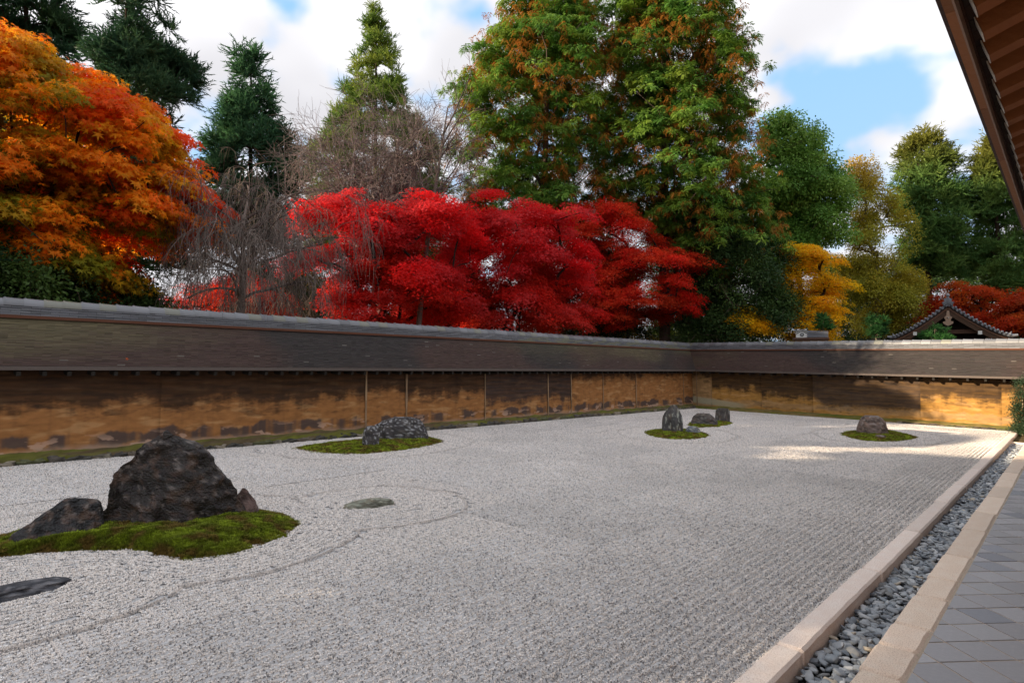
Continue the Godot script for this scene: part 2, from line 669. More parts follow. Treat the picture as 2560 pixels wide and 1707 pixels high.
func build_wall(w: Node3D, r: Run, is_left: bool) -> void:
	# plastered body: front face with its own relief, top and back
	var b := MB.new()
	var relief := noise(21 if is_left else 22, 0.9, 4)
	var cols := int(r.length / 0.22)
	var rows := 14
	var grid := []
	for i in cols + 1:
		var s := r.length * i / cols
		for j in rows + 1:
			var h := float(j) / rows
			var o := lerpf(-0.27, -0.40, h) + relief.get_noise_2d(s, h * 2.0) * 0.022
			grid.append(b.vert(r.at(s, o, lerpf(0.02, 1.72, h)), Vector3.ZERO, Color.WHITE, Vector2(s / r.length, 1.0 - h)))
	for i in cols:
		for j in rows:
			var k := i * (rows + 1) + j
			b.face(grid[k], grid[k + rows + 1], grid[k + rows + 2])
			b.face(grid[k], grid[k + rows + 2], grid[k + 1])
	b.smooth_normals()
	var plaster := bumpy(mat(Color.WHITE, 0.92, 0.25), noise_tex(23, 0.03, 5), 0.8, 1.0)
	plaster.uv1_triplanar = false
	plaster.uv1_world_triplanar = false
	plaster.heightmap_enabled = false
	plaster.albedo_texture = plaster_picture(r, is_left)
	put("plaster_face", b.mesh(plaster), w)
	b = MB.new()
	strip(b, r, [Vector2(-0.40, 1.721), Vector2(-1.28, 1.721), Vector2(-1.40, -0.1)], 3.0, Color(0.4, 0.2, 0.08))
	put("wall_core", b.mesh(M.paint), w)
	# timber posts that show through the plaster
	var posts := [2.2, 3.1, 13.37, 14.64, 17.58, 20.53, 21.79, 23.71, 25.97, 29.83] if is_left else [0.22]
	for s in posts:
		var pb := MB.new()
		var wd := rf(0.022, 0.036)
		var ring_a := PackedVector3Array()
		for k in 7:
			var h := float(k) / 6
			var o := lerpf(-0.255, -0.385, h)
			var wj := wd * rf(0.7, 1.25)
			var y := lerpf(0.08, 1.70, h)
			ring_a.append(r.at(s - wj, o - 0.02, y)); ring_a.append(r.at(s - wj * 0.8, o + 0.006, y)); ring_a.append(r.at(s + wj * 0.8, o + 0.006, y)); ring_a.append(r.at(s + wj, o - 0.02, y))
		for k in 6:
			for j in 3:
				pb.quad(ring_a[k * 4 + j], ring_a[k * 4 + j + 1], ring_a[k * 4 + j + 5], ring_a[k * 4 + j + 4], Color(0.33, 0.21, 0.115) * rf(0.6, 1.1))
		if s > 10.0 or not is_left:
			put("post", pb.mesh(M.wood), w)
	build_footing(w, r, is_left)
	build_wall_roof(w, r, is_left)


func plaster_picture(r: Run, is_left: bool) -> ImageTexture:
	# wear of the clay: soot and damp have ragged edges of their own, panel by panel
	var w := 2048 if is_left else 1024
	var h := 160
	var ragged := noise(31 if is_left else 32, 1.1, 5)
	var streak := noise(33, 1.0, 4)
	var patch := noise(34, 1.6, 4)
	var mottle := noise(35, 5.0, 4)
	# from s: [start, soot reaches down to this height, darkness, tone of the soot, tone of the clay]
	var slate := Color(0.026, 0.024, 0.026)
	var brown := Color(0.026, 0.018, 0.014)
	var clay := Color(0.34, 0.150, 0.052)
	var ochre := Color(0.46, 0.235, 0.060)
	var panels := [[0.0, 0.52, brown, clay], [8.6, 0.50, brown, clay], [13.37, 0.62, brown, clay], [14.64, 0.55, brown, clay], [17.58, 0.34, slate, clay], [20.53, 0.36, slate, clay], [21.79, 0.80, brown, clay], [23.71, 0.78, brown, clay], [25.97, 0.86, brown, clay], [29.83, 0.95, brown, clay]]
	if not is_left:
		panels = [[0.0, 0.85, brown, Color(0.36, 0.21, 0.09)], [1.0, 0.50, brown, ochre * 0.9], [3.3, 0.38, brown, ochre * 0.85], [5.4, 0.16, slate, ochre], [9.0, 0.50, brown, ochre * 0.82], [11.2, 0.62, brown, ochre * 0.75]]
	var data := PackedByteArray()
	data.resize(w * h * 3)
	for x in w:
		var s := r.length * (x + 0.5) / w
		var p: Array = panels[0]
		var nxt: Array = panels[0]
		for i in panels.size():
			if s >= panels[i][0]:
				p = panels[i]
				nxt = panels[mini(i + 1, panels.size() - 1)]
		var near_end: float = ss(0.12, 0.0, nxt[0] - s) if nxt != p else 0.0
		var edge_n := ragged.get_noise_2d(s, 3.0) * 0.16 + ragged.get_noise_2d(s * 3.0, 9.0) * 0.05
		for y in h:
			var v := 1.0 - (y + 0.5) / h
			var k := (y * w + x) * 3
			var n := ragged.get_noise_2d(s * 1.4, v * 7.0)
			var edge: float = p[1] + edge_n + n * 0.12
			if not is_left and p[0] == 5.4:
				edge = 0.2 + n * 0.03 + clampf(0.2 - (s - 5.4) * 0.5, 0.0, 0.35)
			var soot := ss(edge - 0.07 - 0.05 * absf(n), edge + 0.13, v + 0.05 * mottle.get_noise_2d(s * 1.5, v * 6.0))
			soot *= 0.86 + 0.14 * streak.get_noise_2d(s * 0.8, v * 16.0)
			var col: Color = p[3] * (0.92 + 0.28 * mottle.get_noise_2d(s * 0.6, v * 2.5))
			col = col.lerp(Color(0.62, 0.36, 0.16), ss(0.1, 0.5, patch.get_noise_2d(s * 0.7 + 40.0, v * 5.0)) * 0.35)
			# dark damp flakes inside the clay
			col = col.lerp(brown, ss(0.30, 0.46, ragged.get_noise_2d(s * 0.8 + 90.0, v * 4.5)) * 0.4)
			# runs of damp down the face
			col = col.lerp(brown * 1.6, ss(0.18, 0.5, streak.get_noise_2d(s * 5.0, v * 0.6)) * 0.14 * (0.4 + v))
			var sc: Color = (p[2] as Color) * (1.0 + 0.6 * streak.get_noise_2d(s * 0.5 + 7.0, v * 11.0))
			col = col.lerp(sc, clampf(soot, 0, 1) * 0.985)
			# rising damp: a dark broken band, then pale salts and green at the foot
			var band := ss(0.04, 0.0, absf(v - 0.19 - ragged.get_noise_2d(s * 1.3 + 20.0, 1.0) * 0.07) - 0.05 - 0.05 * patch.get_noise_2d(s, 5.0))
			if is_left:
				col = col.lerp(Color(0.075, 0.055, 0.05), band * ss(-0.35, 0.05, patch.get_noise_2d(s * 0.8 + 3.0, 2.0)) * 0.9)
				col = col.lerp(Color(0.52, 0.33, 0.23), ss(0.28, 0.36, patch.get_noise_2d(s * 0.9 + 60.0, v * 4.0)) * ss(0.30, 0.12, v) * 0.8)
				col = col.lerp(Color(0.36, 0.25, 0.18), ss(0.15, 0.07, v + n * 0.04) * 0.8)
			else:
				col = col.lerp(Color(0.30, 0.24, 0.17), band * 0.25)
				if s < 3.0:
					col = col.lerp(Color(0.36, 0.38, 0.27), ss(0.06, 0.0, absf(v - 0.22 + s * 0.05) - 0.05) * 0.6 * ss(3.0, 2.0, s))
			col = col.lerp(Color(0.16, 0.15, 0.055), ss(0.075, 0.02, v + n * 0.05) * 0.8)
			col *= 1.0 - 0.5 * near_end * (0.5 + n)
			col = Color(clampf(col.r, 0.005, 1), clampf(col.g, 0.005, 1), clampf(col.b, 0.005, 1)).linear_to_srgb()
			data[k] = int(col.r * 255); data[k + 1] = int(col.g * 255); data[k + 2] = int(col.b * 255)
	return ImageTexture.create_from_image(Image.create_from_data(w, h, false, Image.FORMAT_RGB8, data))


func lump(size: Vector3, rough: float, rings: int, sides: int, col: Color, vary: float) -> MB:
	# an uneven rounded block about the origin
	var b := MB.new()
	var nn := noise(rng.randi() % 9999, 0.9, 3)
	for i in rings + 1:
		var t := PI * i / rings
		for j in sides:
			var a := TAU * j / sides
			var d := Vector3(sin(t) * cos(a), cos(t), sin(t) * sin(a))
			var e := Vector3(signf(d.x) * pow(absf(d.x), 0.65), signf(d.y) * pow(absf(d.y), 0.65), signf(d.z) * pow(absf(d.z), 0.65))
			var k := 1.0 + nn.get_noise_3dv(d * 1.6) * rough
			var tone := 1.0 + nn.get_noise_3dv(d * 4.0 + Vector3.ONE * 9.0) * vary
			b.vert(e * size * 0.5 * k, Vector3.ZERO, col * tone)
	for i in rings:
		for j in sides:
			var k := (j + 1) % sides
			b.face(i * sides + j, i * sides + k, (i + 1) * sides + k)
			b.face(i * sides + j, (i + 1) * sides + k, (i + 1) * sides + j)
	b.smooth_normals()
	return b


func build_footing(w: Node3D, r: Run, is_left: bool) -> void:
	var b := MB.new()
	var nn := noise(51, 1.4, 3)
	var k := int(r.length / 0.12)
	var prof := [Vector2(-0.05, -0.05), Vector2(-0.05, 0.08), Vector2(-0.14, 0.125), Vector2(-0.25, 0.15), Vector2(-0.31, 0.20)] if is_left else [Vector2(0.0, -0.05), Vector2(-0.02, 0.04), Vector2(-0.12, 0.075), Vector2(-0.22, 0.10), Vector2(-0.31, 0.15)]
	for i in k + 1:
		var s := r.length * i / k
		for j in prof.size():
			var p: Vector2 = prof[j]
			var m := nn.get_noise_2d(s, j * 1.7)
			var green := ss(-0.2, 0.35, nn.get_noise_2d(s * 0.5 + 30.0, j))
			var col := Color(0.13, 0.095, 0.055).lerp(Color(0.15, 0.15, 0.035), green)
			if not is_left:
				col = Color(0.20, 0.15, 0.06).lerp(Color(0.13, 0.14, 0.03), green)
			b.vert(r.at(s, p.x + m * 0.03, p.y + m * 0.02), Vector3.ZERO, col * rf(0.8, 1.2))
	var m2 := prof.size()
	for i in k:
		for j in m2 - 1:
			var q := i * m2 + j
			b.face(q, q + m2, q + m2 + 1)
			b.face(q, q + m2 + 1, q + 1)
	b.smooth_normals()
	put("mossy_ledge", b.mesh(M.moss), w)
	var kinds := []
	for i in 7:
		var tone: Color = [Color(0.10, 0.085, 0.07), Color(0.16, 0.13, 0.10), Color(0.07, 0.065, 0.055), Color(0.24, 0.20, 0.15), Color(0.12, 0.12, 0.06), Color(0.09, 0.08, 0.07), Color(0.14, 0.12, 0.09)][i]
		kinds.append(lump(Vector3(1, 1, 1), 0.9, 8, 12, tone, 1.2).mesh(M.footing))
	var s := 0.2 if is_left else 8.2
	while s < r.length - 0.2:
		var len := rf(0.20, 0.46) if is_left else rf(0.15, 0.3)
		var hgt := rf(0.10, 0.15) if is_left else rf(0.05, 0.08)
		var p := r.at(s + len / 2, rf(-0.10, -0.07) if is_left else 0.0, hgt * 0.2)
		put("footing_stone", kinds[rng.randi() % 7], w, Transform3D(Basis(Vector3.UP, atan2(-(r.b - r.a).y, (r.b - r.a).x) + rf(-0.1, 0.1)) * Basis(Vector3.RIGHT, rf(-0.2, 0.2)) * Basis.from_scale(Vector3(len * 1.04, hgt, rf(0.14, 0.2))), p))
		s += len


func build_wall_roof(w: Node3D, r: Run, is_left: bool) -> void:
	# thin wooden shingles: every course a real step
	var b := MB.new()
	var wet := noise(61 if is_left else 62, 0.22, 3)
	var fleck := noise(63, 2.2, 3)
	var courses := 42
	var k := int(r.length / 0.13)
	for side in [1.0, -1.0]:
		for c in courses:
			var t0 := float(c) / courses
			var t1 := float(c + 1) / courses
			var kk := k if side > 0 else 12
			var shade := rf(-0.07, 0.07)
			for i in kk:
				var sa := r.length * i / kk
				var sb := r.length * (i + 1) / kk
				# a slight belly, as old shingles have
				var o0 := lerpf(0.02, -0.66, t0) - 0.012
				var o1 := lerpf(0.02, -0.66, t1) - 0.012
				var y0 := lerpf(1.745, 2.665, t0) - 0.035 * sin(PI * t0)
				var y1 := lerpf(1.745, 2.665, t1) - 0.035 * sin(PI * t1)
				var lift := 0.007 + rf(-0.003, 0.004)
				var z := sa if is_left else sa + 50.0
				var moss := ss(-0.45, 0.75, wet.get_noise_2d(z * 0.7, t0 * 2.4) + fleck.get_noise_2d(z * 0.5, c * 1.3) * 0.35 + (t0 - 0.62) * 1.3)
				if is_left:
					moss *= maxf(ss(12.0, 6.5, sa), ss(16.0, 24.0, sa) * 0.9) * 0.9
				else:
					moss *= ss(3.0, 0.5, sa) * 0.8
				var grey := ss(-0.1, 0.3, wet.get_noise_2d(z * 0.6 + 80.0, t0))
				var col := Color(0.088, 0.054, 0.044).lerp(Color(0.056, 0.046, 0.042), grey)
				col = col.lerp(Color(0.21, 0.19, 0.085), moss * 0.5)
				col *= 0.85 + 0.25 * fleck.get_noise_2d(z * 0.9, c * 3.1) + shade + rf(-0.05, 0.05)
				if rng.randf() < 0.004:
					col = Color(0.16, 0.14, 0.12)
				if side < 0:
					o0 = -1.7 - o0
					o1 = -1.7 - o1
				var ny: float = 0.006 * side
				var pa := r.at(sa, o0 + ny, y0 + lift)
				var pb := r.at(sb, o0 + ny, y0 + lift)
				var pc := r.at(sb, o1, y1 + 0.002)
				var pd := r.at(sa, o1, y1 + 0.002)
				var qa := r.at(sa, o0 - 0.004 * side, y0 - 0.006)
				var qb := r.at(sb, o0 - 0.004 * side, y0 - 0.006)
				if side > 0:
					b.quad(pa, pb, pc, pd, col)
					b.quad(qa, qb, pb, pa, col * 0.6)  # riser in a darkened copy of the shingle colour, shading the course lines
				else:
					b.quad(pb, pa, pd, pc, col)
	put("shingle_roof", b.mesh(M.shingle), w)
	# eave: lip board, soffit, rafters
	b = MB.new()
	strip(b, r, [Vector2(-0.05, 1.665), Vector2(0.022, 1.672), Vector2(0.016, 1.742), Vector2(-0.03, 1.75)], 2.0, Color(0.10, 0.075, 0.065))
	put("eave_board", b.mesh(M.wood), w)
	b = MB.new()
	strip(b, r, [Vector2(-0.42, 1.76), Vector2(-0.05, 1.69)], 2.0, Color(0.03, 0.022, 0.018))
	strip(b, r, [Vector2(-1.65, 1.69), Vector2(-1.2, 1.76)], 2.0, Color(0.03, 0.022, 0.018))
	put("soffit", b.mesh(M.wood), w)
	var rb := MB.new()
	var p := []
	for q in [Vector2(-0.22, -0.015), Vector2(0.20, -0.045), Vector2(0.22, 0.035), Vector2(-0.22, 0.065)]:
		p.append(q)
	for sgn in [1]:
		var f := []
		for e in [-0.032, 0.032]:
			for q in p:
				f.append(Vector3(e, q.y, q.x))
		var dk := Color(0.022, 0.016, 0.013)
		rb.quad(f[7], f[6], f[5], f[4], dk)
		rb.quad(f[0], f[1], f[2], f[3], dk)
		rb.quad(f[4], f[5], f[1], f[0], dk)
		rb.quad(f[5], f[6], f[2], f[1], dk)
		rb.quad(f[6], f[7], f[3], f[2], dk)
	var rafter := rb.mesh(M.wood)
	var s := 0.15 if is_left else 0.5
	var turn := atan2(r.n.x, r.n.y)
	while s < r.length - 0.3:
		var at := r.at(s, -0.235, 1.612)
		put("rafter", rafter, w, Transform3D(Basis(Vector3.UP, turn), at))
		s += 0.362 if is_left else 0.47
	# ridge: a bottom board, three courses of flat tiles, round cap tiles
	b = MB.new()
	strip(b, r, [Vector2(-0.60, 2.62), Vector2(-0.585, 2.675), Vector2(-0.85, 2.70), Vector2(-1.115, 2.675), Vector2(-1.10, 2.62)], 2.0, Color(0.14, 0.055, 0.032))
	put("ridge_board", b.mesh(M.wood), w)
	b = MB.new()
	strip(b, r, [Vector2(-0.665, 2.66), Vector2(-0.70, 2.86), Vector2(-1.0, 2.86), Vector2(-1.035, 2.66)], 2.0, Color(0.025, 0.024, 0.024))  # near-black core: shadow of the gaps between tile courses put into its colour
	put("ridge_shade_core", b.mesh(M.wood), w)
	for c in 4:
		b = MB.new()
		var half := 0.245 - c * 0.024
		var y := 2.680 + c * 0.046
		var s0 := 0.0 - (0.14 if c % 2 else 0.0)
		while s0 < r.length:
			var a := maxf(s0, 0.0)
			var e := minf(s0 + 0.285, r.length)
			var up := rf(-0.003, 0.003)
			var out := rf(-0.004, 0.004)
			var col := Color(0.135, 0.135, 0.145) * rf(0.75, 1.35)
			if is_left and s0 < 16.0:
				col *= 0.8
			if is_left and s0 > 19.0 and rng.randf() < 0.5:
				col = Color(0.17, 0.17, 0.12)
			for sg in [1.0, -1.0]:
				var pr := [Vector2(-0.85 + sg * (half - 0.05), y + up - 0.003), Vector2(-0.85 + sg * (half + out), y + up - 0.003), Vector2(-0.85 + sg * (half + out), y + 0.026 + up), Vector2(-0.85 + sg * (half - 0.06), y + 0.043 + up)]
				for j in 3:
					var u0: Vector2 = pr[j]
					var u1: Vector2 = pr[j + 1]
					if sg > 0:
						b.quad(r.at(a + 0.002, u0.x, u0.y), r.at(e - 0.002, u0.x, u0.y), r.at(e - 0.002, u1.x, u1.y), r.at(a + 0.002, u1.x, u1.y), col)
					else:
						b.quad(r.at(e - 0.002, u0.x, u0.y), r.at(a + 0.002, u0.x, u0.y), r.at(a + 0.002, u1.x, u1.y), r.at(e - 0.002, u1.x, u1.y), col)
			s0 += 0.285
		var o := put("flat_ridge_tile", b.mesh(M.ridge), w)
		o.set_meta("kind", "stuff")
	var caps := []
	for v in 5:
		var cb := MB.new()
		var tone: float = [1.0, 1.25, 0.8, 1.1, 0.92][v]
		var rings := []
		for q in [Vector2(-0.152, 0.94), Vector2(-0.125, 1.08), Vector2(-0.10, 1.0), Vector2(0.145, 0.93)]:
			var ring := PackedVector3Array()
			for j in 13:
				var a := PI * j / 12
				ring.append(Vector3(q.x, sin(a) * 0.155 * q.y, -cos(a) * 0.172 * q.y))
			rings.append(ring)
		var colr := Color(0.15, 0.15, 0.16) * tone
		if v == 4:
			colr = Color(0.18, 0.175, 0.14)
		for i in rings.size():
			for j in 13:
				cb.vert(rings[i][j], Vector3(0, rings[i][j].y, rings[i][j].z).normalized(), colr)
		for i in rings.size() - 1:
			for j in 12:
				var q := i * 13 + j
				cb.face(q, q + 14, q + 13)
				cb.face(q, q + 1, q + 14)
		caps.append(cb.mesh(M.ridge))
	s = 0.15
	var dir := (r.b - r.a).normalized()
	while s < r.length:
		var v := rng.randi() % 5
		put("cap_tile", caps[v], w, Transform3D(Basis(Vector3.UP, atan2(-dir.y, dir.x) + rf(-0.01, 0.01)), r.at(s, -0.85, 2.853) + Vector3.UP * rf(-0.004, 0.004)))
		s += 0.285


# ------------------------------------------------------------------ kerbs, pebble drain, paved walk
func stone_bar(size: Vector3, bevel: float, rough: float, tint: Color) -> MB:
	# a dressed granite bar along z, its edges broken and slightly uneven
	var b := MB.new()
	var nn := noise(rng.randi() % 9999, 3.0, 2)
	var cuts := maxi(3, int(size.z / 0.14))
	var rings := []
	var zs := [0.0, bevel]
	for i in range(1, cuts):
		zs.append(size.z * i / cuts)
	zs.append(size.z - bevel)
	zs.append(size.z)
	for i in zs.size():
		var inset := bevel if i == 0 or i == zs.size() - 1 else 0.0
		var hx := size.x / 2 - inset
		var y0 := -size.y
		var y1 := -inset
		var ring := PackedVector3Array()
		for q in [Vector2(-hx, y0), Vector2(hx, y0), Vector2(hx, (y0 + y1) * 0.5), Vector2(hx, y1 - bevel), Vector2(hx - bevel, y1), Vector2(0.0, y1), Vector2(-hx + bevel, y1), Vector2(-hx, y1 - bevel), Vector2(-hx, (y0 + y1) * 0.5)]:
			var p := Vector3(q.x, q.y, size.z / 2 - zs[i])
			p.x += nn.get_noise_3dv(p * 2.0) * rough
			p.y += nn.get_noise_3dv(p * 2.0 + Vector3.ONE * 7.0) * rough * 0.6
			ring.append(p)
		ring.reverse()
		rings.append(ring)
	b.loft(rings, tint)
	return b


func build_kerbs_and_walk() -> void:
	var kerb := setting("garden_kerb", "pale pink granite kerb between gravel and pebbles")
	var z := 1.9
	for e in [-0.1, -2.2, -4.22, -6.36, -8.24, -10.34, -12.14, -14.35, -16.3, -18.4, -20.4, -22.3, -24.3]:
		var len: float = z - e
		var o := put("kerb_stone", stone_bar(Vector3(0.172, 0.2, len - 0.028), 0.018, 0.0045, Color(1.0, 0.93, 0.88) * rf(0.82, 1.0)).mesh(M.granite), kerb)
		o.position = Vector3(-1.413 + rf(-0.007, 0.007), 0.032 + rf(-0.007, 0.006), (z + e) / 2)
		z = e
	var border := setting("stone_border", "cream granite edging blocks beside the paved walk")
	z = 1.6
	for e in [0.9, 0.2, -0.5, -1.2, -1.9, -2.5, -3.1, -3.7, -4.25, -4.72, -5.17, -5.94, -6.53, -7.46, -8.77, -9.95, -11.34, -12.4, -13.27, -14.29, -15.03, -16.2, -17.4, -18.5, -19.7, -20.9, -22.0, -23.1, -24.2]:
		var len: float = z - e
		var o := put("edging_block", stone_bar(Vector3(0.235 + rf(-0.012, 0.012), 0.25, len - 0.028), 0.020, 0.006, Color(1.03, 0.92, 0.80) * rf(0.80, 1.0)).mesh(M.granite), border)
		o.position = Vector3(-0.892 + rf(-0.006, 0.006), 0.03 + rf(-0.004, 0.004), (z + e) / 2)
		z = e
	# pebbles between the two
	var drain := setting("pebble_drain", "drain of grey river pebbles between kerb and edging")
	var b := MB.new()
	b.quad(Vector3(-1.34, -0.125, 2), Vector3(-1.0, -0.125, 2), Vector3(-1.0, -0.125, -21), Vector3(-1.34, -0.125, -21), Color(0.05, 0.05, 0.05))
	put("drain_bed", b.mesh(M.soil), drain)
	var kinds := []
	var tones := [Color(0.26, 0.285, 0.31), Color(0.34, 0.355, 0.37), Color(0.18, 0.195, 0.22), Color(0.46, 0.465, 0.47), Color(0.24, 0.24, 0.24), Color(0.31, 0.33, 0.355), Color(0.48, 0.41, 0.32), Color(0.20, 0.22, 0.25)]
	for i in 8:
		kinds.append(lump(Vector3(1, 1, 1), 0.4, 5, 9, tones[i], 0.25).mesh(M.pebble))
	var many := []
	var many_c := []
	for i in 8:
		many.append([])
		many_c.append([])
	var single := 0
	var zz := 1.2
	while zz > -21.0:
		for layer in 2:
			var n := 8 if layer == 0 else 5
			for i in n:
				var s := rf(0.034, 0.075) * (0.85 if layer == 0 else 1.0)
				var p := Vector3(rf(-1.315, -1.02), -0.105 + layer * 0.026 + rf(-0.006, 0.01), zz + rf(-0.03, 0.03))
				var bs := Basis(Vector3.UP, rf(0, TAU)) * Basis(Vector3.RIGHT, rf(-0.6, 0.6)) * Basis(Vector3.BACK, rf(-0.5, 0.5)) * Basis.from_scale(Vector3(s * rf(1.1, 1.7), s * rf(0.3, 0.52), s * rf(0.75, 1.05)))
				var k := rng.randi() % 8
				if k == 6 and rng.randf() < 0.75:
					k = 1
				if layer == 1 and single < 300 and zz < -3.4:
					single += 1
					put("pebble", kinds[k], drain, Transform3D(bs, p))
				else:
					many[k].append(Transform3D(bs, p))
					var t := rf(0.8, 1.25)
					many_c[k].append(Color(t, t, t))
		zz -= 0.058
	for k in 8:
		var o := scatter("pebble_fill", kinds[k], many[k], many_c[k], drain)
		o.set_meta("kind", "stuff")
	var cap := put("drain_end_stone", stone_bar(Vector3(0.09, 0.18, 0.34), 0.01, 0.006, Color(1, 0.92, 0.8)).mesh(M.granite), drain)
	cap.transform = Transform3D(Basis(Vector3.UP, PI / 2), Vector3(-1.17, -0.02, -21.06))
	b = MB.new()
	b.quad(Vector3(-1.33, -0.06, -21.1), Vector3(-0.6, -0.06, -21.1), Vector3(-0.6, -0.03, -25.0), Vector3(-1.33, -0.03, -25.0), Color(0.11, 0.085, 0.045))
	put("bare_earth", b.mesh(M.moss), drain)
	# square slate tiles laid on the diagonal
	var walk := setting("paved_walk", "blue grey square tiles laid diagonally with sandy joints")
	b = MB.new()
	b.quad(Vector3(-0.79, 0.0155, 2), Vector3(2.4, 0.0155, 2), Vector3(2.4, 0.0155, -26), Vector3(-0.79, 0.0155, -26), Color(0.62, 0.50, 0.39))
	put("mortar_bed", b.mesh(M.gravel_bed), walk)
	var a := 0.266
	var turn := Basis(Vector3.UP, deg_to_rad(45.0 + 3.0))
	var area := PackedVector2Array([Vector2(-0.765, -3.0), Vector2(0.5, -3.0), Vector2(0.5, -17.5), Vector2(-0.765, -17.5)])
	for i in range(-60, 60):
		for j in range(-60, 60):
			var c := turn * Vector3(i * a, 0, j * a) + Vector3(0, 0, -10)
			if c.x < -1.0 or c.x > 0.6 or c.z > -2.9 or c.z < -17.7:
				continue
			var poly := PackedVector2Array()
			var h := a / 2 - 0.007
			for q in [Vector3(-h, 0, -h), Vector3(h, 0, -h), Vector3(h, 0, h), Vector3(-h, 0, h)]:
				var g := c + turn * (q as Vector3)
				poly.append(Vector2(g.x, g.z))
			var cut := Geometry2D.intersect_polygons(poly, area)
			if cut.is_empty():
				continue
			var tb := MB.new()
			var ring: PackedVector2Array = cut[0]
			if ring.size() < 3:
				continue
			ring = turned_up(ring)
			var mid := Vector2.ZERO
			for q in ring:
				mid += q / ring.size()
			var tone := Color(0.44, 0.425, 0.432) * rf(0.85, 1.15)
			if rng.randf() < 0.16:
				tone = Color(0.33, 0.335, 0.365) * rf(0.8, 1.1)
			var up := rf(0.0, 0.0025)
			var tx := rf(-0.006, 0.006)
			var tz := rf(-0.006, 0.006)
			var rings := []
			for lv in [[0.0, -0.02], [0.0, 0.016], [0.002, 0.0185]]:
				var rr := PackedVector3Array()
				for q in ring:
					var g: Vector2 = q + (mid - q).normalized() * lv[0]
					rr.append(Vector3(g.x, lv[1] + up + (g.x - mid.x) * tx + (g.y - mid.y) * tz, g.y))
				rings.append(rr)
			tb.loft(rings, tone)
			put("paving_tile", tb.mesh(M.paver), walk)


